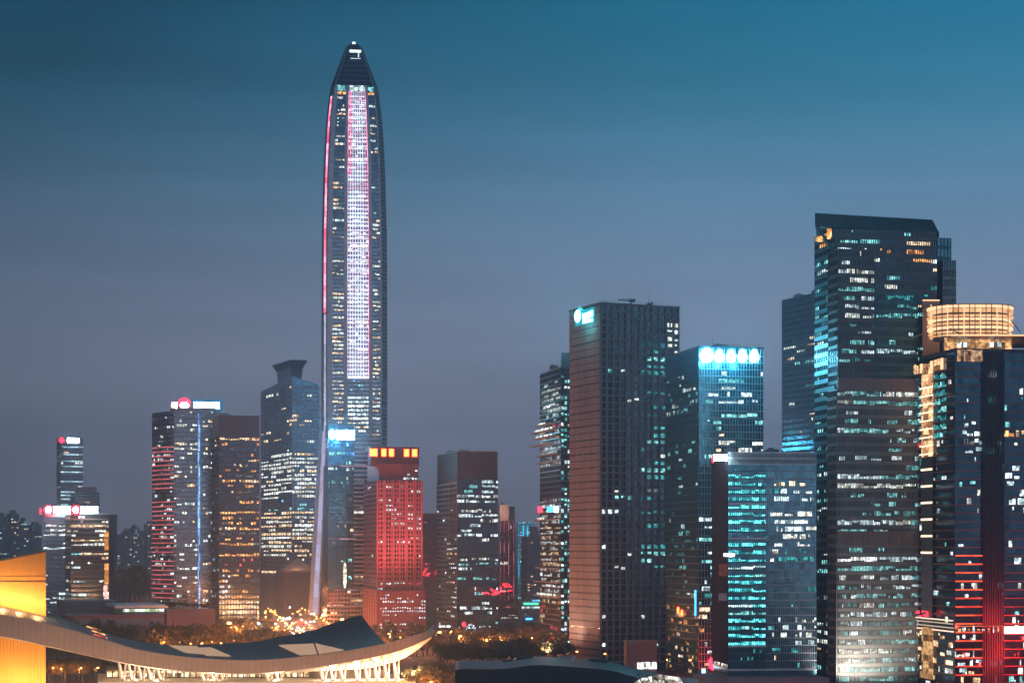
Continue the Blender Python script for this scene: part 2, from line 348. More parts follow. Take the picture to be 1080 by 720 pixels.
# ================================================================== THE TALLEST TOWER
TD = 2000.0
def tower():
    c = P(370.5, TD); root = thing('skyscraper', 'very tall tapering tower with a pointed crown and a bright white and pink light band', 'skyscraper', (c.x, TD+33, 0))
    B_ = Bld.__new__(Bld); B_.root = root; B_.D = TD; B_.runs = []; B_.frames = {}; cy = TD+33
    prof = [(655, 33.5), (470, 33.5), (400, 33.8), (300, 33.6), (244, 33.3), (183, 31.8), (150, 30.3), (122, 28.4), (100, 25.8), (88, 24.0)]
    prof = [(y, h*1.0165) for y, h in prof]
    def half(y):
        for (y0, h0), (y1, h1) in zip(prof, prof[1:]):
            if y0 >= y >= y1: return h0+(h1-h0)*(y0-y)/(y0-y1)
        return prof[-1][1]
    th = R(6)
    def ring(hw):   # an octagon: broad faces and chamfered corners
        f = hw*.86; ch = hw*.80; pts = []
        raw = [(-f*.97, -hw), (f*.97, -hw), (hw, -f*.80), (hw, f*.8), (f*.97, hw), (-f*.97, hw), (-hw, f*.8), (-hw, -f*.8)]
        return [Vector((c.x+x*math.cos(th)-y*math.sin(th), cy+x*math.sin(th)+y*math.cos(th))) for x, y in raw]
    levels = [655, 470, 400, 300, 244, 183, 150, 122, 100, 88]
    body = MB()
    for ya, yb in zip(levels, levels[1:]): body.prism(ring(half(ya)), Z(ya, TD), Z(yb, TD), ring(half(yb)))
    body.build('curtain_wall', glassmat('silver_glass', (.30, .36, .43)), root)
    # pointed crown
    cr0 = ring(24.0); cr1 = ring(8.2)
    z88 = Z(88, TD); z52 = H+(HZ-51)*(TD+33)/F
    b = MB(); b.prism(cr0, z88, z52, cr1); crn = b.build('crown', G_NAVY, root)
    b = MB(); b.prism([p for p in ring(6.6)], z52, z52+3.2, ring(5)); b.build('crown_cap', M_STEEL, root)
    b = MB(); b.tube((c.x, cy, z52+3), (c.x, cy, z52+6.5), 2.4, 1.2, 8); b.build('beacon', emit('beacon', (.8, 1, .95), 3, 'NONE'), root)
    ribs = MB()
    for i in range(8):
        ribs.tube(Vector((*cr0[i], z88)), Vector((*cr1[i], z52)), 1.0, .6, 5)
    for k in range(1, 8):
        t = k/8; r = [a.lerp(b_, t) for a, b_ in zip(cr0, cr1)]
        for i in range(8): ribs.tube(Vector((*r[i], z88+(z52-z88)*t)), Vector((*r[(i+1) % 8], z88+(z52-z88)*t)), .3, .3, 4)
    ribs.build('crown_ribs', M_FRAME, crn)
    a0, a1 = cr0[0].lerp(cr1[0], .74), cr0[1].lerp(cr1[1], .74); zc = z88+(z52-z88)*.74
    b = plate(a0.lerp(a1, .26), a0.lerp(a1, .86), zc+4.4, zc+7, .4, -.9); b.build('crown_light', emit('crown_white', (.8, 1, .98), 2.2, 'NONE'), crn)
    b = plate(a0.lerp(a1, .3), a0.lerp(a1, .84), zc-3.5, zc-2.2, .4, .6); b.build('crown_light', emit('crown_white2', (.8, 1, .98), 1.3, 'NONE'), crn)
    b = plate(a0.lerp(a1, .70), a0.lerp(a1, .76), zc-2, zc+4, .4, 0); b.build('crown_light', bpy.data.materials['crown_white2'], crn)
    # facades, level by level
    ms_side = [('warm', 2), ('pale', 2), ('cool', 1)]
    for ya, yb in zip(levels, levels[1:]):
        r0, r1 = ring(half(ya)), ring(half(yb)); z0, z1 = Z(ya, TD), Z(yb, TD); nf = round((z1-z0)/4.25)
        lowz = ya >= 455
        def part(i, u0, u1, cols, lit, **k):
            j = (i+1) % 8; B_.face(r0[i].lerp(r0[j], u0), r0[i].lerp(r0[j], u1), z0, z1, nf, cols, r1[i].lerp(r1[j], u0), r1[i].lerp(r1[j], u1), lit=lit, m=k.pop('m', M_FRAME), **k)
        d = .55 if ya > 330 else .28
        part(0, .09, .30, 6, (.8 if ya > 370 else .36, 3, ms_side), mu=(.25, .5))
        part(0, .83, .975, 4, (.7 if ya > 370 else .34, 2, ms_side), mu=(.25, .5))
        part(1, 0, 1, 5, None, mu=(.3, .5)); part(7, 0, 1, 5, None, mu=(.3, .5))
        cz = []
        # the centre: LED lit floors
        if ya <= 400: part(0, .37, .76, 8, (.9 if ya > 130 else .6, 2, [('white', 3), ('cool', 4), ('pale', 2)]), mu=(.35, .6), win=(.32, .8), m=M_LIGHT)
        else: part(0, .37, .76, 8, None, mu=(.5, .7), m=M_FRAME, win=(.3, .85), zones=[(0, 1, 370, 403, 1.1, [('white', 3), ('pale', 1), ('cool', 1)], 8), (0, 1, 404, 452, 1.2, [('white', 2), ('pale', 1), ('cool', 2)], 5), (0, 1, 402, 418, .15, [('blue', 1), ('cyan', 1)], 1), (0, 1, 450, 655, .5, ms_side, 2)])
    # vertical piers between the bays
    segs = list(zip(levels, levels[1:]))
    for u0, u1, dd in ((.0, .085, 1.2), (.30, .365, 1.6), (.765, .83, 1.6), (.975, 1.0, 1.0)):
        b = MB()
        for ya, yb in segs:
            r0, r1 = ring(half(ya)), ring(half(yb)); z0, z1 = Z(ya, TD), Z(yb, TD)
            def pt(r, u, z, off): p = r[0].lerp(r[1], u); t = (r[1]-r[0]).normalized(); n = Vector((t.y, -t.x)); p = p+n*off; return Vector((p.x, p.y, z))
            b.hexa([pt(r0, u0, z0, dd), pt(r0, u1, z0, dd), pt(r0, u1, z0, -1), pt(r0, u0, z0, -1), pt(r1, u0, z1, dd), pt(r1, u1, z1, dd), pt(r1, u1, z1, -1), pt(r1, u0, z1, -1)])
        b.build('pier', M_LIGHT, root)
    # LED lines up the centre of the face, and the pink line up the left corner
    wht = litmat('led_white', (.90, .74, 1), (.72, .82, 1), 1.6, 4.0, True); pnk = litmat('led_pink', (1, .08, .25), (1, .42, .60), 1.8, 4.0, True); mix = litmat('led_mix', (1, .35, .6), (.8, .7, 1), 1.1, 5, True)
    def strip(u, w, ya, yb, m, off=.9, face=(0, 1)):
        b = MB(); ys = [y for y in levels if yb < y < ya]; ys = [ya]+ys+[yb]
        for y0, y1 in zip(ys, ys[1:]):
            n_ = max(1, int((y0-y1)/1))
            r0, r1 = ring(half(y0)), ring(half(y1)); z0, z1 = Z(y0, TD), Z(y1, TD)
            def pt(r, uu, z, off): p = r[face[0]].lerp(r[face[1]], uu); t = (r[face[1]]-r[face[0]]).normalized(); nn = Vector((t.y, -t.x)); p = p+nn*off; return Vector((p.x, p.y, z))
            b.hexa([pt(r0, u-w, z0, off+.3), pt(r0, u+w, z0, off+.3), pt(r0, u+w, z0, off), pt(r0, u-w, z0, off), pt(r1, u-w, z1, off+.3), pt(r1, u+w, z1, off+.3), pt(r1, u+w, z1, off), pt(r1, u-w, z1, off)])
        return b.build('light_strip', m, root)
    for i in range(9):
        u = .37+i*.39/8; strip(u, .007 if 0 < i < 8 else .011, 399, 95, (wht if 0 < i < 7 else mix if i < 8 else pnk))
        if i in (0, 1, 8): strip(u, .010, 185, 94, pnk, 1.3)
    for k in range(68):
        y = 398.6-k*4.45
        if y < 96: break
        r = ring(half(y)); p, q_ = r[0].lerp(r[1], .37), r[0].lerp(r[1], .76)
        if rng.random() < .97: plate(p, q_, Z(y, TD)-.5, Z(y, TD)+.5, .25, 1.0).build('light_strip', rng.choice((wht, wht, mix if y < 200 else wht)), root)
    strip(.66, .16, 330, 100, pnk, .8, (7, 0))
    strip(.66, .16, 470, 331, litmat('led_grey', (.5, .5, .75), (.6, .6, .8), .9, 5, True), .5, (7, 0))
    # belt floors under the crown
    r = ring(25.2)
    plate(r[0].lerp(r[1], .36), r[0].lerp(r[1], .78), Z(94.5, TD), Z(88.5, TD), .4, .3).build('belt_light', LIT['cool'], root)
    plate(r[0].lerp(r[1], .08), r[0].lerp(r[1], .28), Z(94, TD), Z(88.5, TD), .4, .3).build('belt_light', LIT['cyan'], root)
    plate(r[0].lerp(r[1], .06), r[0].lerp(r[1], .29), Z(98, TD), Z(95.5, TD), .4, .9).build('belt_light', LIT['orange'], root)
    plate(r[0].lerp(r[1], .84), r[0].lerp(r[1], .97), Z(94, TD), Z(90, TD), .4, .3).build('belt_light', LIT['cyan'], root)
    plate(r[0].lerp(r[1], .84), r[0].lerp(r[1], .99), Z(98, TD), Z(96, TD), .4, .9).build('belt_light', LIT['orange'], root)
    # the splayed corner leg that leaves the shaft low down
    b = MB(); n0 = P(341.5, TD-4, 455); n1 = P(331, TD-34, 648)
    def rr(c, w, d): return [Vector((c.x-w, c.y-d, c.z)), Vector((c.x+w, c.y-d, c.z)), Vector((c.x+w, c.y+d, c.z)), Vector((c.x-w, c.y+d, c.z))]
    b.hexa(rr(n1, 5.4, 4)+rr(n0, 4.6, 4)); b.build('corner_leg', M_LIGHT, root)
    e = MB(); e.hexa(rr(n1+Vector((1.6, -4.6, 0)), 2.4, .3)+rr(n0+Vector((1.2, -4.6, 0)), 1.7, .3)); e.build('leg_light', litmat('leg', (.62, .48, .72), (.52, .52, .80), .85, 9, True), root)
    B_.finish()
tower()

# ================================================================== RIGHT GROUP
M_RETURN = mat('letter_return', (.05, .12, .16), .5)
def sign(b, name, m_, mb, par=None):
    o = mb.build(name, m_, par or b.root)
    o.data.materials.append(M_RETURN)
    am = max(p.area for p in o.data.polygons)
    for p in o.data.polygons:
        if p.area < .35*am or p.normal.y > 0: p.material_index = 1
    return o
S_CYAN = emit('sign_white_cyan', (.20, .80, 1), 230); S_WHITE = emit('sign_white', (.7, .92, 1), 45); S_RED = emit('sign_red', (1, .004, .010), 40); S_OR = emit('sign_orange', (1, .030, .006), 42)
S_TEAL = emit('sign_teal', (.05, .8, .85), 160); S_NEON = emit('neon_red', (1, .02, .04), 6); S_BLUE = emit('sign_blue', (.04, .35, 1), 5); S_GREEN = emit('sign_green', (.05, .8, .35), 4)

# --- tower with the stone flank and square window grid
fp = rectfp(633, 1290, 23.5, 601, 716); J = Bld('office_tower', 'dark tower with square window grid, brown stone flank and cyan sign at the top corner', fp, 1290)
zt = J.z(321); fpJ = fp; ztJ = zt; J.body(fp, 0, zt, G_DARK)
A, B, C = fp[:3]; cols = [0, .02, .105, .19, .273, .357, .441, .525, .61, .735, .86, .895, .945, 1.0]
cols = [0]+[(x-310)/595 for x in (355, 405, 453, 503, 552, 605, 650, 700, 752, 805, 860)]+[1]
nf = round(zt/4.77)
J.face(B, C, 0, zt, nf, cols, sp=(.24, .9), mu=(1.7, 1.1), m=M_GRID, lit=(.05, 1, [('cyan', 3), ('cool', 1), ('pale', 1)]), win=(.3, .85),
       zones=[(.50, .75, 355, 420, .45, [('teal', 3), ('cyan', 1), ('dim', 1)], 3), (.50, .75, 420, 600, .55, [('teal', 4), ('dim', 2), ('cyan', 1)], 3), (.84, 1, 338, 372, .95, [('pale', 2), ('cool', 1)], 1), (.86, 1, 372, 700, .12, [('pale', 1), ('cyan', 2)], 1), (0, .17, 445, 640, .22, [('pale', 1), ('cool', 1), ('cyan', 1)], 2)])
b = MB()   # stone flank, coursed
nc = 2*nf; t = (B-A).normalized(); n = Vector((t.y, -t.x))
for j in range(nf):
    z0 = j*zt/nf; z1 = (j+1)*zt/nf-.45; a_, b_ = A+n*.5, B+n*.5
    b.hexa([Vector((*q, z)) for z in (z0, z1) for q in (a_, b_, B, A)])
b.build('stone_flank', M_STONE, J.root)
b = MB()
for j in range(2, nf-4, 2):
    for i in range(14):
        if rng.random() < .8:
            u = (i+.5)/14; p = A.lerp(B, u-.026)+n*.52; q_ = A.lerp(B, u+.026)+n*.52; z0 = j*zt/nf-1.2; b.quad(*[Vector((*w, z)) for w, z in ((p, z0), (q_, z0), (q_, z0+1.3), (p, z0+1.3))])
b.build('slot_windows', M_DARKC, J.root, kind='stuff')
J.boxr(fp, zt, zt+1.6, M_GRID, 'parapet', .9)
c_ = onface(A, B, 606); 
jb = plate(onface(A, B, 608.2), onface(A, B, 628), Z(340.5, 1303), Z(325, 1303), .5, .7).build('sign_board', emit('sign_board_cyan', (.02, .40, .5), 1.2, 'NONE'), J.root)
sign(J, 'sign_emblem', S_TEAL, blob(A, B, 612, 333.5, 9, 8.5, 1299, 1.5), jb)
for k, (xa, xb) in enumerate(((617, 619.4), (620, 622.2), (622.8, 625), (625.6, 627.6))):
    dy = -.35*(xa-617)*.4
    sign(J, 'sign_letter', S_TEAL, plate(onface(A, B, xa), onface(A, B, xb), Z(334.6+dy, 1297), Z(328.6+dy, 1297), .4, 1.4), jb)
sign(J, 'sign_letter', S_TEAL, plate(onface(A, B, 617), onface(A, B, 627.6), Z(338.4, 1297), Z(335.8, 1297), .4, 1.4), jb)
for px, D_ in ((575, 1292), (580, 1310)): lamp('SPOT', P(px, D_, 688), (1, .72, .60), 4.2e4, J.root, 1, target=P(612, 1330, 520), spot=130)  # spots without fixtures, added to brighten the stone flank
lamp('POINT', P(612, 1300, 344), (.05, .8, .9), 4e3, J.root, 1)
roofkit(J, fpJ, ztJ+1.6, 3, 2, False)
J.finish()
# rooftop machines
def crane(px, Dd, zt, s, label):
    c = P(px, Dd); r = thing('rooftop_crane', label, 'crane', (c.x, Dd, zt))
    b = MB(); b.tube((c.x, Dd, zt), (c.x, Dd, zt+4.2*s), .7*s, .5*s); b.box(c.x-1.2*s, c.x+1.2*s, Dd-1.2, Dd+1.2, zt, zt+1.0*s); b.build('mast', M_STEEL, r)
    b = MB(); b.hexa([Vector((c.x+x*s, Dd+y, zt+z*s)) for x, y, z in ((-1.5, -1, 3.6), (2.8, -1, 3.3), (2.8, 1, 3.3), (-1.5, 1, 3.6), (-1, -1, 5), (3.2, -1, 5.2), (3.2, 1, 5.2), (-1, 1, 5))]); b.build('cab', M_STEEL, r)
    b = MB(); b.tube((c.x-1*s, Dd, zt+4.3*s), (c.x-8*s, Dd, zt+4.9*s), .45*s, .3*s); b.tube((c.x-8*s, Dd, zt+4.3*s), (c.x-8.2*s, Dd, zt+5.7*s), .5*s); b.tube((c.x-6*s, Dd, zt+5.4*s), (c.x+3*s, Dd, zt+5.6*s), .2*s); b.build('boom', M_STEEL, r)
crane(665.5, 1316, zt+1.6, 1.0, 'dark window cleaning crane with a long boom on the roof of the grid tower')
c = P(685, 1316); r = thing('roof_antenna', 'thin mast rising from a small plant box on the roof of the grid tower', 'antenna', (c.x, 1316, zt+1.6))
b = MB(); b.box(c.x-1.8, c.x+1.8, 1314, 1318, zt+1.6, zt+4); b.box(c.x+1.5, c.x+2.4, 1315, 1317, zt+4, zt+5.2); b.build('plant_box', M_STEEL, r)
b = MB(); b.tube((c.x-.3, 1316, zt+4), (c.x-.3, 1316, zt+14), .16, .06); b.build('mast', M_STEEL, r)
# podium box with the lit strip in front of the grid tower
fp = rectfp(661, 1204, 5, 658, 693); bb = Bld('annex_block', 'plain grey-brown box block with a bright lit strip at its foot before the grid tower', fp, 1204)
bb.body(fp, 0, bb.z(677), mat('grey_brown_panels', (.20, .17, .17), .8, 0, .2, .6), 'wall'); bb.boxr(fp, bb.z(677), bb.z(677)+1, M_CONC, 'parapet', .3)
plate(fp[1].lerp(fp[2], .35), fp[1].lerp(fp[2], .98), bb.z(705), bb.z(698), .4, .1).build('lit_strip', LIT['white'], bb.root); bb.finish()

# --- tower behind, left of the grid tower
fp = rectfp(591.5, 1479, 14, 570, 612); I = Bld('office_tower', 'slim dark tower with lit jutting balconies, half behind the stone flank of the grid tower', fp, 1479)
z1 = I.z(388); I.body(fp, 0, z1, G_NAVY)
I.std(fp, 0, z1, 4.2, 2.8, sp=(.22, .4), mu=(.3, .5), m=M_FRAMED, lit=(.14, 3, [('pale', 2), ('cool', 2)]),
      l_zones=[(.1, .9, 404, 435, .85, [('pale', 3), ('white', 1)], 5), (0, 1, 444, 490, .65, [('pale', 3), ('warm', 1), ('red', 1)], 3), (0, 1, 490, 525, .05, [('dim', 1)], 1), (0, 1, 525, 630, .75, [('pale', 4), ('warm', 3), ('white', 2)], 4), (0, 1, 630, 700, .35, [('warm', 3), ('orange', 1), ('red', 1)], 3)],
      r_zones=[(0, .5, 395, 690, .55, [('cyan', 3), ('cool', 2), ('pale', 1), ('teal', 2)], 1)])
I.boxr(fp, z1, z1+1.2, M_FRAMED, 'parapet', .4)
fp2 = rectfp(592.5, 1492, 14, 592, 606); I.boxr([fp2[0], fp2[1], fp2[2], fp2[3]], z1, I.z(370), G_TEAL, 'upper_block')
A, B, C = fp[:3]; t = (B-A).normalized(); n = Vector((t.y, -t.x))
for y, o0, o1, out_ in ((445, -.12, .8, 3), (452, -.3, .95, 4), (459, -.15, .95, 4.5), (466, -.35, .7, 3.5), (478, -.1, .9, 3), (486, -.05, 1, 2.5), (540, -.12, .9, 2.5), (548, -.18, .95, 3), (600, -.15, 1, 2), (615, -.2, 1, 3), (630, -.2, 1, 3)):
    a_ = A.lerp(B, max(-.6, o0)); b_ = A.lerp(B, o1); zz = I.z(y); b = MB()
    b.hexa([Vector((*q, z)) for z in (zz, zz+.9) for q in (a_+n*out_, b_+n*out_, b_-n*1, a_-n*1)]); b.build('balcony', M_CONC, I.root)
    p0 = a_+n*(out_+.02); p1 = b_+n*(out_+.02)
    if rng.random() < .6: plate(p0.lerp(p1, .1), p0.lerp(p1, rng.uniform(.4, .9)), zz+1, zz+2.6, .2, -1.5).build('balcony_lights', LIT[rng.choice(('pale', 'cool', 'red', 'pale'))], I.root)
for xa, xb, m_ in ((567.5, 572, S_RED), (577, 583, S_BLUE), (584, 589, S_WHITE)):
    plate(P(xa, 1472).xy, P(xb, 1472).xy, I.z(540), I.z(534), .5, 0).build('sign', m_, I.root)
plate(P(585, 1453).xy, P(604, 1453).xy, I.z(686), I.z(674), .6, 0).build('sign_board', emit('screen_cyan', (.45, .95, 1), 5), I.root)
plate(P(582, 1690.5).xy, P(585, 1690.5).xy, I.z(686), I.z(673), .6, 0).build('sign_board', S_GREEN, I.root)
plate(P(574, 1462).xy, P(583, 1462).xy, I.z(673), I.z(670), .6, 0).build('sign', S_NEON, I.root)
roofkit(I, fp, z1+1.2, 6, 2)
I.finish()

# --- glass tower with the brilliant disc and letters on top
fp = rectfp(737, 1170, 13, 703, 805); K = Bld('office_tower', 'blue-green glass tower crowned by a blazing white disc and four glowing letters', fp, 1170)
zt = K.z(367); K.body(fp, 0, zt, G_BRIGHT)
K.std(fp, 0, zt, 4.3, 1.8, sp=(.10, .3), mu=(.22, .4), m=M_LIGHT, l_m=M_TEALF, lit=(.12, 3, [('pale', 2), ('cyan', 2), ('cool', 1)]), win=(.15, .75),
      l_zones=[(0, 1, 392, 430, .2, [('pale', 2), ('cyan', 1)], 2), (0, 1, 560, 620, .3, [('cyan', 2), ('teal', 2)], 3), (0, 1, 640, 715, .3, [('warm', 3), ('orange', 2), ('pale', 1)], 2), (0, 1, 367, 388, 0, [('teal', 1)], 1)],
      r_zones=[(0, 1, 367, 388, 0, [('teal', 1)], 1), (.15, .9, 396, 450, .42, [('cyan', 3), ('pale', 1), ('cool', 1)], 5), (.2, 1, 455, 475, .45, [('pale', 2), ('warm', 1)], 3), (0, .5, 540, 640, .42, [('cool', 2), ('cyan', 2), ('teal', 1)], 3), (0, .5, 640, 715, .35, [('cool', 1), ('warm', 2), ('orange', 1)], 3)])
K.boxr(fp, zt, zt+1.4, M_TEALF, 'parapet', .5)
A, B, C = fp[:3]
K.boxr([A.lerp(B, -.0)-Vector((0, .3)), B-Vector((0, .3)), B+Vector((0, 1)), A+Vector((0, 1))], K.z(388), K.z(372), G_TEAL, 'louvre_band')
sign(K, 'sign_emblem', emit('disc_white', (.15, .62, 1), 260), blob(B, C, 745, 374.6, 7.6, 8.6, 1170, 1.2))
for px in (758.5, 770.5, 782.5, 795):
    mb = blob(B, C, px, 377, 5.0, 4.7, 1170, 1.2, 3.2); m2 = blob(B, C, px, 372.5, 2.8, 4.0, 1170, 1.25, 2.5); k = len(mb.v); mb.v += m2.v; mb.f += [tuple(k+i for i in f) for f in m2.f]
    sign(K, 'sign_letter', S_CYAN, mb)
for px, y in ((717, 643), (721, 646)): blob(A, B, px, y, 3, 4, 1170).build('lamp', S_OR, K.root)
plate(onface(A, B, 733.5), onface(A, B, 735), K.z(649), K.z(622), .3, .3).build('sign', S_BLUE, K.root)
plate(P(740, 1155).xy, P(744, 1155).xy, K.z(720), K.z(703), .6, 0).build('sign', emit('screen_blue', (.35, .85, 1), 3, 'NONE'), K.root)
blob(P(745, 1153).xy, P(760, 1153).xy, 752, 699, 6, 8, 1153).build('sign', S_RED, K.root)
for px in (750, 770, 790): lamp('POINT', P(px, 1162, 381), (.05, .6, 1), 1.0e4, K.root, 2)
lamp('POINT', P(727, 1166, 379), (.05, .6, 1), 4e3, K.root, 2)
roofkit(K, fp, zt+1.4, 5)
K.finish()

# --- lower block with cyan floors
fp = rectfp(768, 1080, 6, 752, 861); Lb = Bld('office_block', 'lower glass block with tightly stacked bright cyan floors and a pale louvred top', fp, 1080)
zt = Lb.z(489); A, B, C = fp[:3]; Lb.body(fp, 0, zt, G_TEAL); mid = onface(B, C, 807.5)
zb = Lb.z(705)
Lb.face(B, mid, zb, zt, round((zt-zb)/4.32), 18, sp=(.12, .3), mu=(.18, .4), m=M_TEALF, win=(.12, .6), lit=(.02, 2, [('teal', 1)]),
        zones=[(0, 1, 494, 562, 1.1, [('cyanb', 5), ('cool', 1)], 6), (0, 1, 562, 568, .1, [('teal', 1)], 2), (0, 1, 568, 680, 1.1, [('cyanb', 6), ('cool', 1), ('cyan', 1)], 6), (0, 1, 680, 705, .1, [('teal', 1)], 1)])
Lb.face(mid, C, zb, zt, round((zt-zb)/4.32), 24, sp=(.12, .3), mu=(.16, .4), m=M_FRAME, win=(.15, .75), lit=(.06, 3, [('teal', 1), ('cyan', 1)]),
        zones=[(.15, .9, 505, 525, .4, [('cool', 2), ('warm', 1)], 2), (.1, .85, 540, 560, .8, [('cool', 2), ('pale', 2)], 6), (.1, 1, 560, 596, .45, [('cool', 2), ('pale', 2), ('teal', 1)], 3), (.05, 1, 652, 682, .4, [('cool', 2), ('pale', 1), ('cyan', 1)], 2), (0, 1, 686, 696, .3, [('warm', 1), ('cyan', 1)], 2)])
Lb.face(A, B, zb, zt, 40, 4, sp=(.2, .3), mu=(.3, .4), m=M_FRAMED, lit=(.06, 2, [('pale', 1), ('orange', 1)]))
z0_ = Lb.z(489); z1_ = Lb.z(477)
Lb.boxr(fp, z0_, z1_, M_FRAMED, 'top_floor', -.6)
fr = MB(); a_, b_ = B, C; t = (C-B).normalized(); n = Vector((t.y, -t.x))
for i in range(74):
    p = B.lerp(C, (i+.5)/74)+n*.2; b = p+t*.28; fr.hexa([Vector((*q, z)) for z in (z0_, z1_) for q in (p, b, b-n*.5, p-n*.5)])
fr.build('louvre_screen', M_LIGHT, Lb.root)
for z in (z0_, (z0_+z1_)/2, z1_): plate(B, C, z-.35, z+.35, .5, .3).build('louvre_rail', M_LIGHT, Lb.root)
mcl = mat('mauve_cladding', (.05, .05, .075), .95); mcl.node_tree.nodes['Principled BSDF'].inputs['Specular IOR Level'].default_value = .05; plate(A, B, Lb.z(700), zt+6, .5, .3).build('side_wall', mcl, Lb.root)
plate(P(752.5, 1077).xy, P(767, 1077).xy, Lb.z(486), Lb.z(479.5), .5, 0).build('sign', S_WHITE, Lb.root)
plate(P(751, 1076).xy, P(753, 1076).xy, Lb.z(488), Lb.z(480), .5, 0).build('sign', S_NEON, Lb.root)
plate(P(763, 1077).xy, P(775, 1077).xy, Lb.z(587), Lb.z(583), .5, 0).build('sign', LIT['white'], Lb.root)
for y0, y1 in ((594, 607), (625, 633)):
    plate(P(758, 1077).xy, P(767, 1077).xy, Lb.z(y1), Lb.z(y0), .3, 0).build('wall_mural', mat('mural_%d' % y0, (.6, .2, .1) if y0 < 600 else (.5, .5, .5), .8, 0, .9, .8), Lb.root)
for y in (567.5, 531, 681, 706): plate(B, mid if y != 706 else C, Lb.z(y)-.5, Lb.z(y)+.5, .8, .4).build('ledge', M_LIGHT, Lb.root)
roofkit(Lb, fp, z1_, 12, 3, False); Lb.boxr([A+Vector((-14, -22)), B+Vector((-14, -22)), C+Vector((4, -22)), fp[3]], 0, Lb.z(712), M_CONC, 'podium'); Lb.finish()

# --- far tower behind
fp = rectfp(866, 1548, 24, 825, 890); M_ = Bld('office_tower', 'plain blue tower with small punched windows behind the tall louvred tower', fp, 1548)
zt = Z(309, 1548); M_.body(fp, 0, zt, G_BLUE)
M_.std(fp, 0, zt, 4.8, 2.8, sp=(.4, .4), mu=(.9, .5), m=mat('blue_cladding', (.10, .19, .27), .5, .3), lit=(.06, 3, [('warm', 3), ('cyan', 1)]), l_zones=[(.0, 1, 350, 435, .16, [('warm', 3), ('pale', 2), ('cyan', 1)], 4), (0, 1, 309, 345, 0, [('dim', 1)], 1)])
M_.boxr(fp, zt, zt+1.2, M_TEALF, 'parapet', .3); roofkit(M_, fp, zt+1.2, 8, 2); M_.finish()

# --- tall louvred tower
ND = 1090; fp = rectfp(881, ND, 12, 860, 988); T = Bld('office_tower', 'tallest tower of the right group, finely louvred with a slanted dark green roof screen', fp, ND)
z = T.z; A, B, C = fp[:3]; T.body(fp, 0, z(241), G_DARK)
FH = 5.16; litn = [('cyan', 4), ('cool', 2), ('pale', 1)]
M_NF = mat('dark_louvre', (.13, .13, .125), .5, .3)
T.face(A, B, 0, z(241), round(z(241)/FH), 9, sp=(.45, .5), mu=(.3, .6), m=M_TEALF, lit=(.28, 2, [('cyan', 4), ('cool', 1), ('pale', 1)]), win=(.45, .9), zones=[(0, 1, 240, 262, .6, [('orange', 1)], 3), (0, 1, 400, 500, .12, [('cyan', 1)], 2), (0, 1, 672, 697, .9, [('pale', 1), ('warm', 1)], 4), (0, 1, 510, 518, 1, [('pale', 1)], 9)])
T.face(B, C, 0, z(241), round(z(241)/FH), 46, sp=(.42, .5), mu=(.35, .6), m=M_NF, lit=(.42, 5, litn), win=(.45, .9),
       zones=[(.4, .9, 254, 275, .45, [('orange', 2), ('warm', 1)], 5), (.6, 1, 275, 330, .15, [('teal', 1), ('warm', 1)], 2), (0, 1, 240, 254, .05, [('cyan', 1)], 2)])
# projecting bays
def bay(xa, xb, ya, yb, D_, cols, zones, m, lit, spv=(.36, .35)):
    f = rectfp(xa, D_, 12, xa, xb, left_len=14); T.boxr(f, z(yb), z(ya), G_DARK, 'bay'); T.face(f[1], f[2], z(yb), z(ya), round((z(ya)-z(yb))/FH), cols, sp=spv, mu=(.32, .6), m=m, lit=lit, zones=zones, win=(.42, .92))
    T.face(f[0], f[1], z(yb), z(ya), round((z(ya)-z(yb))/FH), 4, sp=spv, mu=(.3, .6), m=m); T.boxr(f, z(ya), z(ya)+.8, m, 'bay_roof', .5); return f
bay(884, 922, 267, 406, 1078, 22, [(.3, 1, 290, 300, .9, [('pale', 2), ('cyan', 2)], 6), (.2, 1, 326, 345, .9, litn, 6), (.3, 1, 358, 366, .9, [('white', 1), ('cyan', 1)], 5), (.1, 1, 368, 376, .9, litn, 7), (.3, 1, 378, 392, .5, [('teal', 1)], 3)], M_NF, (.42, 5, litn))
bay(924, 968, 312, 406, 1082, 26, [(.2, 1, 312, 320, .8, [('teal', 1)], 5), (.5, 1, 321, 328, 1, [('cyan', 1)], 8), (0, 1, 328, 338, 1, [('cyan', 3), ('cool', 1)], 8), (0, 1, 368, 376, 1, [('cool', 1), ('cyan', 2)], 8)], M_TEALF, (.3, 4, litn))
f2 = bay(883, 972, 414, 720, 1073, 58, [(.5, 1, 414, 420, .9, [('pale', 1)], 6), (.6, 1, 452, 470, .6, [('warm', 1), ('cool', 2), ('cyan', 2)], 3), (0, .9, 508, 518, 1, [('warm', 1), ('pale', 2)], 9), (.2, 1, 518, 545, .55, [('cyan', 2), ('cool', 1)], 4), (0, 1, 584, 594, 1, [('cool', 3), ('white', 1)], 9), (.5, 1, 606, 614, .9, [('cyan', 1), ('cool', 1)], 6), (0, 1, 614, 720, .72, [('cyan', 4), ('cool', 2), ('pale', 2), ('teal', 3)], 4)], mat('warm_grey_louvre', (.27, .26, .24), .5, .2), (.42, 5, litn))
plate(f2[1], f2[2], z(414), z(401), .8, .1).build('louvre_belt', M_BROWN, T.root); plate(f2[1], f2[2], z(575), z(560), .5, .7).build('louvre_belt', M_BROWN, T.root)
t = (f2[2]-f2[1]).normalized(); n = Vector((t.y, -t.x))
for ya, yb in ((401, 414), (560, 575)):
    lv = MB()
    for i in range(70):
        p = f2[1].lerp(f2[2], (i+.5)/70)
        q0 = p+n*1.2; q1 = q0+t*.3; lv.hexa([Vector((*q, zz)) for zz in (z(yb), z(ya)) for q in (q0, q1, q1-n*.2, q0-n*.2)])
    lv.build('belt_fins', M_STONE, T.root)
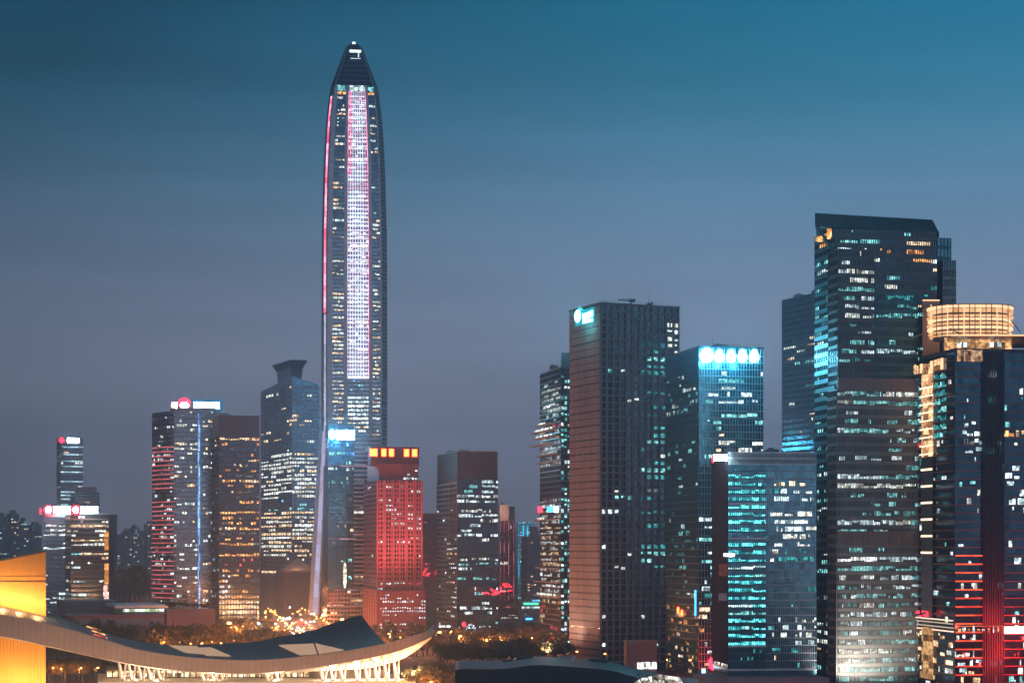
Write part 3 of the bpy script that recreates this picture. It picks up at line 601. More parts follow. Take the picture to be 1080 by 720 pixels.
# crown: raking roof screen that oversails the corner
b = MB(); o = Vector((0, 0))
c0, c1 = onface(A+Vector((0, -2)), B+Vector((0, -2)), 860), B+Vector((0, -2))
P0 = P(859.5, ND+8); P1 = P(987, ND+18); P2 = P(990, ND+60); P3 = P(862, ND+60)
b.hexa([Vector((P0.x, P0.y, z(236))), Vector((P1.x+2, P1.y, z(240))), Vector((P2.x, P2.y, z(240))), Vector((P3.x, P3.y, z(236))), Vector((P0.x, P0.y, z(222))), Vector((P1.x-2, P1.y, z(226))), Vector((P2.x-2, P2.y, z(230))), Vector((P3.x, P3.y, z(226)))]); b.build('roof_screen', M_TEALF, T.root)
b = MB()
for i in range(60):
    u = (i+.5)/60; lo = Vector((P0.x+(P1.x+2-P0.x)*u, P0.y+(P1.y-P0.y)*u-.5, z(236)+(z(240)-z(236))*u)); hi = Vector((P0.x+(P1.x-2-P0.x)*u, P0.y+(P1.y-P0.y)*u-.5, z(223)+(z(227)-z(223))*u)); b.tube(lo, hi, .22, .22, 4)
b.build('screen_fins', M_TEALF, T.root)
b = MB(); p0 = P(861, 1087, 237); p1 = P(881, 1082, 268); b.tube(p0, p1, 1.0, .8, 5); b.build('raking_strut', M_TEALF, T.root)
plate(P(862, 1087).xy, P(868, 1087).xy, z(256), z(250), .3, 0).build('lit_window', LIT['orange'], T.root); plate(P(872, 1087).xy, P(877, 1087).xy, z(253), z(242), .3, 0).build('lit_window', LIT['orange'], T.root)
f3 = rectfp(985, ND+25, 12, 984, 1003, left_len=20); T.boxr(f3, 0, z(243), G_TEAL, 'rear_wing'); T.face(f3[1], f3[2], 0, z(243), 40, 5, sp=(.3, .4), mu=(.3, .5), m=M_TEALF, lit=(.1, 2, litn))
f3 = rectfp(994, ND+15, 12, 993, 1008, left_len=20); T.boxr(f3, 0, z(270), G_DARK, 'rear_wing'); T.face(f3[1], f3[2], 0, z(270), 44, 5, sp=(.25, .4), mu=(.3, .5), m=M_CONC, lit=(.02, 2, litn))
for px, pw in ((897, 5e4), (908, 5e4), (935, 3e4)): lamp('SPOT', P(px, 1055, 716), (1, .90, .78), pw, T.root, 1, target=P(px, 1088, 645), spot=120)
T.finish()

# --- dark navy tower with the gold ringed crown
OD = 1032; fp = rectfp(1007, OD, 10, 962, 1100); O = Bld('office_tower', 'dark navy tower with red lit floor lines and a glowing golden ringed crown', fp, OD)
z = O.z; A, B, C = fp[:3]; zt = z(371); O.body(fp, 0, zt, G_NAVY); fl = 4.66
lc = [0, .13, .27, .40, .53, .66, .79, .9, 1]
ml = [('cool', 2), ('pale', 2), ('cyan', 1)]
nfl = round(zt/fl)
O.face(A, B, 0, zt, nfl, 27, sp=(.14, .5), mu=(.0, .4), m=M_ORF, lit=(.05, 2, ml), zones=[(0, .22, 392, 462, 1, [('cyan', 2), ('teal', 3)], 1), (.5, .8, 392, 462, 1, [('cyan', 2), ('teal', 3)], 1), (0, .3, 462, 485, .7, [('teal', 1), ('red', 1)], 1), (0, .95, 670, 720, .55, [('warm', 3), ('pale', 1)], 3)])
x1, x2 = onface(B, C, 1035.5), onface(B, C, 1058)
lit_r = (.10, 3, ml)
O.face(B, x1, 0, zt, nfl, 18, sp=(.14, .5), mu=(.0, .4), m=M_ORF, lit=lit_r, zones=[(.3, 1, 444, 482, .75, [('cool', 2), ('pale', 2), ('dim', 1)], 3), (0, 1, 665, 720, .6, [('cool', 1), ('warm', 3), ('pale', 1)], 3), (0, 1, 371, 440, .02, ml, 1)])
O.face(x1, x2, 0, zt, nfl, 9, sp=(0, 0), mu=(.7, 1.6), m=mat('fin_metal', (.035, .035, .045), .5, .2), lit=lit_r, zones=[(0, 1, 440, 515, .3, ml, 4), (0, 1, 635, 720, .3, ml, 4)])
O.face(x2, C, 0, zt, nfl, 22, sp=(.10, .5), mu=(.0, .4), m=M_ORF, lit=lit_r, zones=[(0, .6, 452, 464, .7, [('orange', 1), ('warm', 1)], 2), (0, 1, 464, 540, .35, ml, 3), (0, 1, 371, 450, .03, ml, 2), (0, 1, 630, 720, .3, ml+[('red', 2)], 2)])
RL = litmat('red_lines', (1, .05, .02), (1, .13, .05), 1.2, 6, True)
t = (C-B).normalized()
for k in range(30):
    y = 580+k*9.05/1.0*.5
    if y > 716: break
    zz = math.floor(z(y)/zt*nfl)/nfl*zt+.4
    if k % 2 == 0: plate(B.lerp(x1, .0), x1, zz-.42, zz+.42, .25, .7).build('red_light_line', RL, O.root)
for px, y, pw in ((1040, 664, 9e3), (1052, 695, 7e3)): lamp('POINT', P(px, OD-18, y), (1, .05, .03), pw, O.root, 1)
# central gold strip in the left flank
s0, s1 = onface(A, B, 974), onface(A, B, 985.5); tt = (s1-s0).normalized()
plate(s0, s1, z(478), z(382), .5, .7).build('gold_strip', litmat('gold', (.95, .40, .14), (1, .58, .30), .75, 2.5), O.root)
plate(s0, s1, z(720), z(664), .5, .7).build('gold_strip_lower', litmat('gold_dim', (.45, .22, .08), (.5, .28, .12), .8, 2.5), O.root)
plate(s0, s1, z(660), z(479), .5, .7).build('lift_shaft', M_DARKC, O.root)
for k in range(22):
    y = 403+k*9.05
    if y < 480: plate(s0-tt*2, s1+tt*1, z(y)-.35, z(y)+.35, .4, 1.25).build('gold_light_line', emit('gold_line', (1, .7, .45), 2.4, 'NONE') if k == 0 else bpy.data.materials['gold_line'], O.root)
    elif k % 2 == 0: plate(s0, s1, z(y-1)-.4, z(y-1)+.7, .4, 1.25).build('gold_light_line', bpy.data.materials['gold_line'], O.root)
zz = z(660)
for q in (-3, -1, 1.2, 3): plate(A, B, zz+q-.3, zz+q+.3, .5, .8+.1*q).build('sky_lobby_band', emit('lobby_band_%d' % int(q*10), (1, .75, .55), 1.6 if abs(q) > 2 else .7, 'NONE'), O.root)
plate(B, x2, zz-.2, zz+.2, .5, .9).build('sky_lobby_band', emit('band_red', (1, .22, .08), 1.2, 'NONE'), O.root)
for k in range(9): plate(B.lerp(x2, .05+k*.1), B.lerp(x2, .09+k*.1+rng.uniform(0, .03)), z(668)+rng.uniform(0, 2), z(662)+rng.uniform(-1, 1), .3, .9).build('lobby_window', LIT['white' if k % 2 else 'orange'], O.root)
nb = plate(onface(B, C, 1057.5), C, z(668), z(660.5), 1.2, 2.0); nb.build('neon_sign', emit('neon_block', (1, .10, .08), 22), O.root)
for px, y, pw in ((1072, 655, 5e4), (1088, 690, 8e4), (1066, 704, 3e4)): lamp('POINT', P(px, OD-14, y), (1, .03, .03), pw, O.root, 1)
neon(O.root, 974, 646, 9, 5, OD+34, 8, 11)
# crown
top = zt
O.boxr([onface(A, B, 970), B, C, fp[3]], zt, z(367), M_DARKC, 'roof_slab')
cx0, cx1 = 977, 1069
def stadium(xa, xb, Dc, dep, k=10):
    a = P(xa, Dc).x; b_ = P(xb, Dc).x; r = dep/2; pts = []
    for i in range(k+1): an = -math.pi/2-math.pi*i/k; pts.append(Vector((a+r+math.cos(an)*r, Dc+math.sin(an)*r)))
    for i in range(k+1): an = math.pi/2-math.pi*i/k; pts.append(Vector((b_-r+math.cos(an)*r, Dc+math.sin(an)*r)))
    return pts[::-1]
GOLD = litmat('crown_gold', (1, .45, .17), (1, .60, .30), 1.0, 3, True); GL = emit('crown_gold_line', (1, .55, .30), 1.8, 'NONE'); M_GOLD = mat('gilded_metal', (.42, .24, .14), .4, .3)
Dc = OD+30
O.boxr([P(996, OD+14).xy, P(1067, OD+14).xy, P(1065, OD+44).xy, P(998, OD+44).xy], z(368), z(353), litmat('crown_wall', (.85, .42, .16), (.95, .5, .2), .55, 8), 'crown_base')
for xa in (1010, 1016, 1044, 1052): plate(P(xa, OD+13.6).xy, P(xa+4, OD+13.6).xy, z(363), z(358), .3, 0).build('crown_window', LIT['cool'], O.root)
O.boxr([P(1003, OD).xy, P(1084, OD).xy, P(1084, OD+60).xy, P(1000, OD+60).xy], z(355), z(353), M_GOLD, 'canopy')
plate(P(1003, OD-.5).xy, P(1084, OD-.5).xy, z(354.2), z(353), .3, 0).build('canopy_light', GL, O.root)
O.boxr(stadium(984, 1062, Dc, 26), z(352.5), z(319), M_DARKC, 'crown_core')
for i, (ya, yb, gx) in enumerate(((320, 318, 0), (325, 321.5, .5), (330, 328, 0), (333.5, 331.6, 1), (338, 336, 0), (342.5, 340.2, .5), (347, 345, 1.5), (350, 348.6, 2.5))):
    O.boxr(stadium(978+gx, 1068-gx, Dc, 34-gx), z(ya), z(yb), GOLD if i not in (0, 3, 5) else GL, 'crown_ring')
O.boxr(stadium(976, 1069, Dc, 36), z(317.8), z(317), M_GOLD, 'crown_roof')
for k in range(15):
    p = P(982+k*5.8, Dc-17.5); b = MB(); b.tube((p.x, p.y, z(352)), (p.x, p.y, z(318)), .25, .25, 4); b.build('crown_post', GL if k % 3 == 0 else M_GOLD, O.root)
O.boxr([P(973, OD+50).xy, P(991, OD+50).xy, P(991, OD+70).xy, P(973, OD+70).xy], z(372), z(304), mat('mast_block_cladding', (.28, .2, .17), .6), 'lift_tower')
plate(P(973, OD+49.5).xy, P(991, OD+49.5).xy, z(304.8), z(303.6), .4, 0).build('roof_light_line', GL, O.root)
O.boxr([P(1032, OD+30).xy, P(1043, OD+30).xy, P(1043, OD+40).xy, P(1030, OD+40).xy], z(318), z(314), M_DARKC, 'plant_box')
for k in range(10):
    p = A.lerp(B, k/10*.8); plate(p, A.lerp(B, k/10*.8+.05), z(385)-k*.1, z(374+rng.uniform(0, 4)), .5, .7).build('shoulder_light', LIT['gold'] if k % 3 else GL, O.root)
plate(onface(B, C, 1009), x1, z(381), z(368.5), .4, .6).build('crown_band', litmat('band_dim', (.6, .3, .15), (.7, .42, .25), .5, 2), O.root)
for xa, ya, xb, yb in ((1066, 337, 1076, 350), (1014, 353, 1002, 346), (978, 350, 962, 356)):
    b = MB(); b.tube(P(xa, OD+10, ya), P(xb, OD+2, yb), .4, .3, 4); b.build('crown_brace', M_GOLD, O.root)
O.finish()

# ================================================================== MIDDLE GROUP
# dark block with a plain top
fp = rectfp(482, 1800, 14, 461, 525); b_ = Bld('office_tower', 'boxy dark tower with a blank top band, brown side and scattered white lit floors', fp, 1800)
zt = b_.z(476); zm = b_.z(505); b_.body(fp, 0, zm, G_DARK); b_.boxr(fp, zm, zt, mat('dark_screen', (.09, .08, .09), .6), 'top_screen', -.6)
b_.face(fp[1], fp[2], 0, zm, round(zm/4.6), 28, sp=(.10, .3), mu=(.3, .6), m=M_FRAMED, lit=(.22, 4, [('pale', 2), ('cool', 3), ('cyan', 1)]), win=(.2, .8), zones=[(.0, .7, 518, 526, .8, [('pale', 1), ('cool', 1)], 4), (0, 1, 535, 545, .7, [('pale', 1), ('cool', 1)], 6), (0, .5, 556, 566, .6, [('cool', 1)], 4), (.6, 1, 505, 520, .7, [('cool', 1)], 5)])
b_.face(fp[0], fp[1], 0, zm, round(zm/4.6), 10, sp=(.45, .4), mu=(.8, .5), m=M_STONE, lit=(.05, 1, [('pale', 1), ('cool', 1)]), zones=[(.55, 1, 570, 660, .35, [('pale', 1), ('warm', 1), ('cool', 1)], 2)])
b_.face(fp[1], fp[2], zm, zt, 1, 28, sp=(0, 0), mu=(.3, .5), m=M_BROWN)
b_.boxr(fp, zt, zt+.9, M_CONC, 'parapet', .2)
roofkit(b_, fp, zt+.9, 9, 3)
b_.boxr([fp[0]+Vector((-4, -16)), fp[1]+Vector((-4, -16)), fp[2]+Vector((14, -16)), fp[3]], 0, b_.z(668), M_STONE, 'podium')
plate(P(491, 1760).xy, P(500, 1760).xy, b_.z(668), b_.z(665.5), .5, 0).build('sign', emit('sign_ltblue', (.2, .75, 1), 8), b_.root)
for k in range(14): a = math.pi*k/13; plate(P(496-5*math.cos(a), 1762).xy, P(497-5*math.cos(a), 1762).xy, b_.z(663.5-6*math.sin(a)), b_.z(662-6*math.sin(a)), .4, 0).build('sign_bulb', LIT['white'] if k % 2 else LIT['blue'], b_.root)
neon(b_.root, 518, 624, 17, 5, 1772, 16, 3)
plate(P(463, 1775).xy, P(475, 1775).xy, b_.z(660), b_.z(658), .4, 0).build('sign', LIT['white'], b_.root)
blob(P(485, 1765).xy, P(492, 1765).xy, 489.5, 658, 3.6, 4.6, 1765).build('sign', S_NEON, b_.root)
b_.finish()

# red building
fp = rectfp(398, 1750, 13, 384, 444.5); E = Bld('office_tower', 'red floodlit stepped tower with five blazing orange letters on its top', fp, 1750)
z = E.z
def inset(f, l, r, d=0): A, B, C, D_ = [Vector(p) for p in f]; ur = (C-B); ul = (A-B); B2 = B+ur*l+ul*d; return [B2+ul*(1-d), B2, B+ur*(1-r)+ul*d, B+ur*(1-r)+ul]
tiers = [(fp, 0, 506), (inset(fp, .08, .03, .12), 506, 490), (inset(fp, .04, .05, .1), 490, 470)]
kw = dict(sp=(.34, .5), mu=(1.0, .7), m=M_REDW)
E.body(fp, 0, z(506), G_RED)
E.face(fp[1], fp[2], 0, z(506), round(z(506)/4.3), 16, lit=(.2, 3, [('pale', 1), ('cool', 2)]), win=(.35, .8), zones=[(0, 1, 527, 550, .3, [('cool', 2), ('pale', 1)], 3), (.1, 1, 630, 642, .8, [('cool', 2), ('pale', 1)], 3), (.5, .9, 612, 619, .9, [('red', 1)], 3)], **kw)
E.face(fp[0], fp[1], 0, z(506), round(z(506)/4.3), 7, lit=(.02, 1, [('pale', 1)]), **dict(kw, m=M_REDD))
for u in (.0, .16, .36, .5, .66, .84, 1): p = fp[1].lerp(fp[2], u); tt = (fp[2]-fp[1]).normalized(); plate(p-tt*.9, p+tt*.9, 0, z(506), 1.2, .2).build('pilaster', M_REDW, E.root)
f = tiers[1][0]; E.boxr(f, z(506), z(488), M_REDW, 'upper_tier'); E.face(f[1], f[2], z(506), z(490), 4, 10, lit=(.3, 3, [('cool', 1)]), **kw)
f = rectfp(391, 1762, 13, 388, 442); eb = E.boxr(f, z(490), z(470), M_REDD, 'top_box')
for i, xa in enumerate((389.5, 401.5, 409.5, 425.5, 434)):
    w = 8.3 if i == 0 else 5.6
    sign(E, 'sign_letter', S_OR, plate(onface(f[1], f[2], xa+.5), onface(f[1], f[2], xa+w), z(480.2), z(472.4), .6, .8), eb)
E.boxr(inset(rectfp(398, 1735, 13, 383, 449), 0, 0), 0, z(622), M_REDW, 'podium')
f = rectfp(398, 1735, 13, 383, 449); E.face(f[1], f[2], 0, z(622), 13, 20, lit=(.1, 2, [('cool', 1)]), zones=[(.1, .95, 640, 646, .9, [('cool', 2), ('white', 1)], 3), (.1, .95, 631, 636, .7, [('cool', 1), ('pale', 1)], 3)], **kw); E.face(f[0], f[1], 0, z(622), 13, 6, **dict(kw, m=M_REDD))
E.finish()
# red floodlights standing on the plaza before it
for px, D_ in ((392, 1690), (408, 1688), (424, 1688), (440, 1690)):
    c = P(px, D_); r = thing('floodlight', 'red floodlight on a short post before the red tower', 'floodlight', (c.x, D_, 0), 'floodlights before the red tower')
    b = MB(); b.tube((c.x, D_, 0), (c.x, D_, 4), .2); b.build('post', M_STEEL, r); b = MB(); b.box(c.x-.8, c.x+.8, D_-.4, D_+.4, 4, 5.2); b.build('lamp_housing', M_STEEL, r)
    lamp('SPOT', (c.x, D_+.6, 6.5), (1, .27, .28), 2.3e5, r, 1.0, target=(c.x, D_+52, 150), spot=72)
# reddish slab behind it
fp = rectfp(446, 2250, 10, 444, 462, left_len=20); b_ = Bld('office_tower', 'dull pink slab tower behind and right of the red tower', fp, 2250)
b_.body(fp, 0, b_.z(541), mat('pink_slab', (.30, .13, .15), .7), 'wall'); b_.face(fp[1], fp[1].lerp(fp[2], .45), 0, b_.z(545), 46, 5, sp=(.2, .4), mu=(.4, .5), m=M_REDD, lit=(.1, 2, [('dim', 1), ('red', 1)]))
neon(b_.root, 450, 604, 11, 8, 2240, 10, 5); neon(b_.root, 459, 604, 3, 7, 2240, 4, 6); b_.finish()

# spired pink tower
fp = rectfp(527, 2100, 8, 524, 542, left_len=20); b_ = Bld('office_tower', 'slim pink lit tower with pale pointed spire beside the boxy dark tower', fp, 2100); z = b_.z
b_.body(fp, 0, z(549), G_RED); b_.face(fp[1], fp[2], 0, z(549), round(z(549)/4.5), 7, sp=(.2, .4), mu=(.8, .8), m=M_REDD, lit=(.12, 2, [('pale', 1), ('red', 1)]))
pl = litmat('pink_line', (.9, .15, .25), (.8, .2, .3), .6, 8)
for u in (.03, .3, .62, .97): p = fp[1].lerp(fp[2], u); plate(p, p+Vector((.5, 0)), 20, z(549), .3, 1).build('pink_light_line', pl, b_.root)
c = P(530.5, 2105); b = MB(); f4 = rectfp(527, 2100, 8, 526, 537, left_len=10); b.prism(f4, z(549), z(532)); b.build('upper_tier', M_STONE, b_.root)
b = MB(); k = 4; b.tube((c.x, 2106, z(545)), (c.x, 2106, z(527)), 3.4, 1.4, 4); b.tube((c.x, 2106, z(527)), (c.x, 2106, z(512)), 1.0, .2, 5); b.build('spire', mat('pale_spire', (.6, .5, .45), .6), b_.root)
lamp('POINT', (c.x, 2088, z(540)), (1, .55, .4), 9e3, b_.root, 1)
neon(b_.root, 533, 620, 15, 10, 2075, 14, 8)
f5 = rectfp(520, 2080, 8, 519, 547, left_len=20); b_.boxr(f5, 0, z(640), M_REDD, 'podium'); b_.face(f5[1], f5[2], 0, z(640), 8, 10, m=M_REDD, sp=(.2, .4), mu=(1, .6), lit=(.2, 2, [('pale', 1)])); b_.finish()
fp = rectfp(538, 2180, 8, 536, 543, left_len=12); b_ = Bld('office_tower', 'narrow pinkish tower top peeping out behind the spired pink tower', fp, 2180); b_.body(fp, 0, b_.z(534), M_STONE, 'wall'); b_.face(fp[1], fp[2], 0, b_.z(534), 50, 3, sp=(.3, .4), mu=(.6, .5), m=M_STONE); b_.finish()
# cyan lit tower
fp = rectfp(546, 2600, 8, 544, 564, left_len=20); b_ = Bld('office_tower', 'small far tower washed in bright cyan light between pink and grey towers', fp, 2600); z = b_.z
b_.body(fp, 0, z(550), G_BRIGHT); b_.face(fp[1], fp[2], 0, z(550), 34, 8, sp=(.25, .4), mu=(.6, .8), m=M_LIGHT, lit=(.3, 2, [('blue', 1), ('cyan', 3)]), win=(.2, .8))
for u in (.04, .3, .55, .8): p = fp[1].lerp(fp[2], u); plate(p, p+Vector((1.3, 0)), 30, z(551), .4, 1).build('cyan_light_line', litmat('cyanline', (.02, .5, .9), (.05, .7, 1), .7, 12) if u < .1 else LIT['cyanline'], b_.root)
b_.finish()
fp = rectfp(556, 2300, 8, 550, 569); b_ = Bld('apartment_block', 'plain grey apartment tower with few lights before the cyan washed tower', fp, 2300); z = b_.z; b_.body(fp, 0, z(565), M_CONC, 'wall'); b_.std(fp, 0, z(565), 3.4, 3.4, sp=(.4, .3), mu=(1.2, .4), m=M_CONC, lit=(.06, 1, [('warm', 1), ('pale', 1)]))
b_.boxr(rectfp(560, 2304, 8, 557, 567, left_len=10), z(565), z(555), M_CONC, 'stair_tower'); b_.finish()
fp = rectfp(550, 1900, 5, 546, 572); b_ = Bld('shop_building', 'low curved shop building with green and blue lit bands behind the street trees', fp, 1900); z = b_.z; b_.body(fp, 0, z(634), M_CONC, 'wall')
for y, m_, u0, u1 in ((636, S_GREEN, .1, .8), (632.5, LIT['blue'], .5, 1), (640, LIT['cool'], 0, .9), (652, S_BLUE, .2, .5)): plate(fp[1].lerp(fp[2], u0), fp[1].lerp(fp[2], u1), z(y)-1, z(y)+.6, .6, 1).build('light_band', m_, b_.root)
b_.face(fp[1], fp[2], 0, z(634), 8, 10, sp=(.3, .5), mu=(.4, .6), m=M_CONC, lit=(.1, 2, [('dim', 1)])); b_.finish()
fp = rectfp(528, 1850, 5, 524, 572); b_ = Bld('shop_building', 'dark low podium building behind the street trees left of the jutting tower', fp, 1850); b_.body(fp, 0, b_.z(656), M_DARKC, 'wall'); b_.face(fp[1], fp[2], 0, b_.z(656), 3, 14, sp=(.3, .4), mu=(.6, .6), m=M_FRAMED, lit=(.15, 2, [('cool', 1), ('red', 1), ('dim', 2)])); b_.finish()

# building with cyan sign in front of the tall tower
fp = rectfp(346, 1850, 6, 341, 403); b_ = Bld('office_block', 'dark ledged block with a cyan white rooftop sign, standing before the tallest tower', fp, 1850); z = b_.z; A, B, C = fp[:3]
m1 = onface(B, C, 373); b_.body([A, B, C, fp[3]], 0, z(490), G_TEAL); f6 = rectfp(346, 1851, 6, 343, 374); b_.boxr(f6, z(490), z(447), G_BLUE, 'sign_tower'); f7 = rectfp(374, 1855, 6, 373, 402); b_.boxr(f7, z(490), z(458), G_GREY, 'upper_wing')
b_.face(f6[1], f6[2], z(490), z(466), 5, 9, sp=(.15, .3), mu=(.3, .5), m=M_TEALF, lit=(.4, 3, [('cyan', 1), ('blue', 1)])); b_.face(f7[1], f7[2], z(490), z(458), 7, 8, sp=(.3, .6), mu=(0, 0), m=M_STONE, lit=(.2, 3, [('dim', 1), ('pale', 1)]))
b_.face(B, m1, 0, z(492), round(z(492)/4.2), 14, sp=(.1, .3), mu=(.3, .6), m=M_FRAMED, lit=(.16, 1.6, [('cyan', 3), ('cool', 1), ('warm', 1), ('dim', 3)])); b_.face(m1, C, 0, z(492), round(z(492)/4.2), 8, sp=(.35, .9), mu=(0, 0), m=M_STONE, lit=(.3, 3, [('dim', 3), ('warm', 1), ('pale', 1)]))
pk = litmat('pinkledge', (.9, .35, .45), (.8, .4, .5), .5, 8)
for y, u0, u1 in ((491, 0, 1), (568, 0, .5), (563, .45, 1), (622, .1, 1)): plate(B.lerp(C, u0), B.lerp(C, u1), z(y)-.5, z(y)+.5, .6, 1).build('ledge_light', pk, b_.root)
blob(B, C, 363.5, 606, 3.5, 26, 1850).build('light_fountain', litmat('fountain', (1, .8, .5), (.9, .9, .7), 1.2), b_.root)
sign(b_, 'sign_emblem', S_CYAN, blob(f6[1], f6[2], 350, 458, 5.5, 9, 1850, 1.3)); 
for xa in (354.5, 359.5, 364.5, 369.2): sign(b_, 'sign_letter', S_CYAN, plate(onface(f6[1], f6[2], xa), onface(f6[1], f6[2], xa+4.3), z(463), z(453.5), .5, 1.2))
for px, y, pw in ((348, 462, 1.6e4), (360, 466, 2.5e4), (341, 456, 4e4), (339, 480, 3e4)): lamp('POINT', P(px, 1836, y), (.03, .5, 1), pw, b_.root, 2)
b_.boxr([Vector(p)+Vector((0, -12)) for p in fp], 0, z(622), G_RED, 'podium'); q = [Vector(p)+Vector((0, -12)) for p in fp]; b_.face(q[1], q[2], 0, z(622), 9, 16, sp=(.35, .5), mu=(.5, .6), m=M_STONE, lit=(.3, 3, [('dim', 2), ('warm', 1), ('pale', 1)]))
b_.finish()

# blue tower with the flared crown
fp = rectfp(308, 2450, 24, 275.5, 336.5); b_ = Bld('office_tower', 'steel blue tower with flared boxy crown and bright lower floors, left of tallest tower', fp, 2450); z = b_.z; A, B, C = fp[:3]
def lerp2(a, b, t): return a.lerp(b, t)
zt = z(405); b_.body(fp, 0, zt, G_BLUE)
zn = [(0, 1, 405, 470, .09, [('warm', 2), ('pale', 1)], 2), (0, 1, 478, 585, .85, [('pale', 4), ('white', 1), ('warm', 1)], 5), (0, 1, 527, 538, .25, [('blue', 1), ('cyan', 1)], 2)]
b_.face(A, B, 0, zt, round(zt/5.4), 12, sp=(.16, .4), mu=(.5, .7), m=M_FRAME, zones=zn, lit=(.05, 1, [('pale', 1)]), win=(.2, .8)); b_.face(B, C, 0, zt, round(zt/5.4), 11, sp=(.16, .4), mu=(.5, .7), m=M_FRAME, zones=zn, lit=(.05, 1, [('pale', 1)]), win=(.2, .8))
b = MB(); n0 = len(b.v); Dv = fp[3]
tz = [z(408), z(398), z(405), z(398)]
b.v += [Vector((*p, zt)) for p in fp]+[Vector((*p, t_)) for p, t_ in zip(fp, [zt+1, z(397), zt+1, z(397)])]
for i in range(4): j = (i+1) % 4; b.f.append((i, j, 4+j, 4+i))
b.f += [(4, 5, 6), (4, 6, 7)]; b.build('sloped_roof', G_BLUE, b_.root)
c = sum((Vector(p) for p in fp), Vector((0, 0)))/4
inn = [c+(Vector(p)-c)*.38 for p in fp]; out_ = [c+(Vector(p)-c)*.62 for p in fp]
b_.boxr(inn, zt, z(385), G_BLUE, 'crown_stem', 0, [c+(Vector(p)-c)*.45 for p in fp]); b_.boxr([c+(Vector(p)-c)*.45 for p in fp], z(385), z(377), G_TEAL, 'crown', 0, out_); b_.finish()
# dark cube hall and tent roof in front of it
fp = rectfp(300, 2180, 6, 289.5, 335); b_ = Bld('exhibition_hall', 'plain dark slab-like block under the small pyramid roof, left of the splayed leg', fp, 2180); z = b_.z
b_.body(fp, 0, z(603), mat('dusky_cladding', (.075, .075, .12), .6), 'wall'); b_.boxr(fp, z(603), z(602), M_CONC, 'parapet', .5)
b_.face(fp[1], fp[2], 12, z(604), 9, 12, sp=(.03, .15), mu=(.12, .2), m=M_DARKC); b_.finish()
fp = rectfp(296, 2290, 6, 276, 336); b_ = Bld('pavilion', 'low building with a warm lit pyramid roof over the dark slab-like block', fp, 2290); z = b_.z
b_.body(fp, 0, z(603), M_CONC, 'wall'); c0 = P(308, 2270); c1 = P(334, 2270); ap = P(313, 2285, 588)
b = MB(); a0, a1, a2, a3 = P(296, 2262, 601), P(334, 2262, 601), P(334, 2310, 601), P(296, 2310, 601); ap = P(314, 2285, 587.5)
for q0, q1 in ((a0, a1), (a1, a2), (a2, a3), (a3, a0)): b.poly([q0, q1, ap])
b.poly([a3, a2, a1, a0]); b.build('pyramid_roof', mat('pale_roof', (.5, .38, .3), .7), b_.root)
plate(P(276, 2261).xy, P(334, 2261).xy, z(603.5), z(601.5), .4, 0).build('eaves_light', LIT['warm'], b_.root)
lamp('POINT', P(313, 2255, 596), (1, .5, .22), 5e3, b_.root, 1); b_.finish()

# ================================================================== LEFT GROUP
# brown tower with orange windows
fp = rectfp(231, 1880, 12, 224, 273.5); b_ = Bld('office_tower', 'dark brown tower full of orange lit windows with a blank dark top', fp, 1880); z = b_.z; zt = z(460)
b_.body(fp, 0, z(438), G_DARK); M_BRD = mat('dark_brown_cladding', (.10, .07, .07), .6)
b_.boxr(fp, z(460), z(437.5), M_BRD, 'top_screen', .25)
b_.face(fp[1], fp[2], 0, zt, round(zt/5.2), 14, sp=(.3, .4), mu=(.6, .6), m=M_BRD, lit=(.75, 1.7, [('orange', 5), ('warm', 2), ('dim', 1)]), win=(.3, .8),
        zones=[(0, 1, 460, 466, .9, [('orange', 1), ('warm', 1)], 2), (0, 1, 533, 538, 0, [('dim', 1)], 1), (0, 1, 590, 600, .1, [('red', 1)], 1), (0, .3, 600, 640, .8, [('pale', 1), ('orange', 1), ('white', 1)], 1), (.3, 1, 633, 637, 1, [('pale', 1), ('warm', 1)], 6), (.3, 1, 637, 700, .15, [('warm', 1), ('orange', 1)], 1)])
b_.face(fp[0], fp[1], 0, zt, round(zt/5.2), 5, sp=(.3, .4), mu=(.6, .6), m=M_BRD, lit=(.12, 1, [('blue', 1), ('warm', 1), ('cyan', 1)])); b_.finish()
# curved red ringed tower with sign
Dd = 2000; cxl, cxr = 160, 183.5
xl, xr = P(cxl, Dd+20).x, P(cxr, Dd-6).x
arc = [Vector((xl+(xr-xl)*t, Dd+24-30*math.sin(t*math.pi/2))) for t in [i/7 for i in range(8)]]
xe = P(238, Dd).x; fpp = arc+[Vector((xe, Dd+4)), Vector((xe, Dd+50)), Vector((xl+6, Dd+50))]
b_ = Bld('office_tower', 'grey tower with a curved red ringed flank and a red and white rooftop sign', fpp, Dd); z = b_.z
b_.body(fpp, 0, z(434), G_GREY); nf = round(z(434)/4.8)
for i in range(7): b_.face(arc[i], arc[i+1], 0, z(434), nf, 2, sp=(.3, .5), mu=(.2, .5), m=M_FRAMED, lit=(.3, 1.5, [('dim', 2), ('cool', 1), ('pale', 1)]))
rl = litmat('red_ring', (1, .12, .14), (.95, .2, .22), .8, 9, True)
for j in range(nf):
    y = HZ-(j*z(434)/nf-H)*F/Dd
    if 470 < y < 632 and not (520 < y < 528) and not (586 < y < 592):
        b = MB(); zz = j*z(434)/nf+.5
        for a, c in zip(arc, arc[1:]):
            n = Vector(((c-a).y, -(c-a).x)).normalized(); b.hexa([Vector((*q, z_)) for z_ in (zz, zz+1.1) for q in (a+n*.9, c+n*.9, c+n*.5, a+n*.5)])
        b.build('red_ring', rl, b_.root)
p0, p1 = arc[-1], Vector((xe, Dd+4)); um = .42
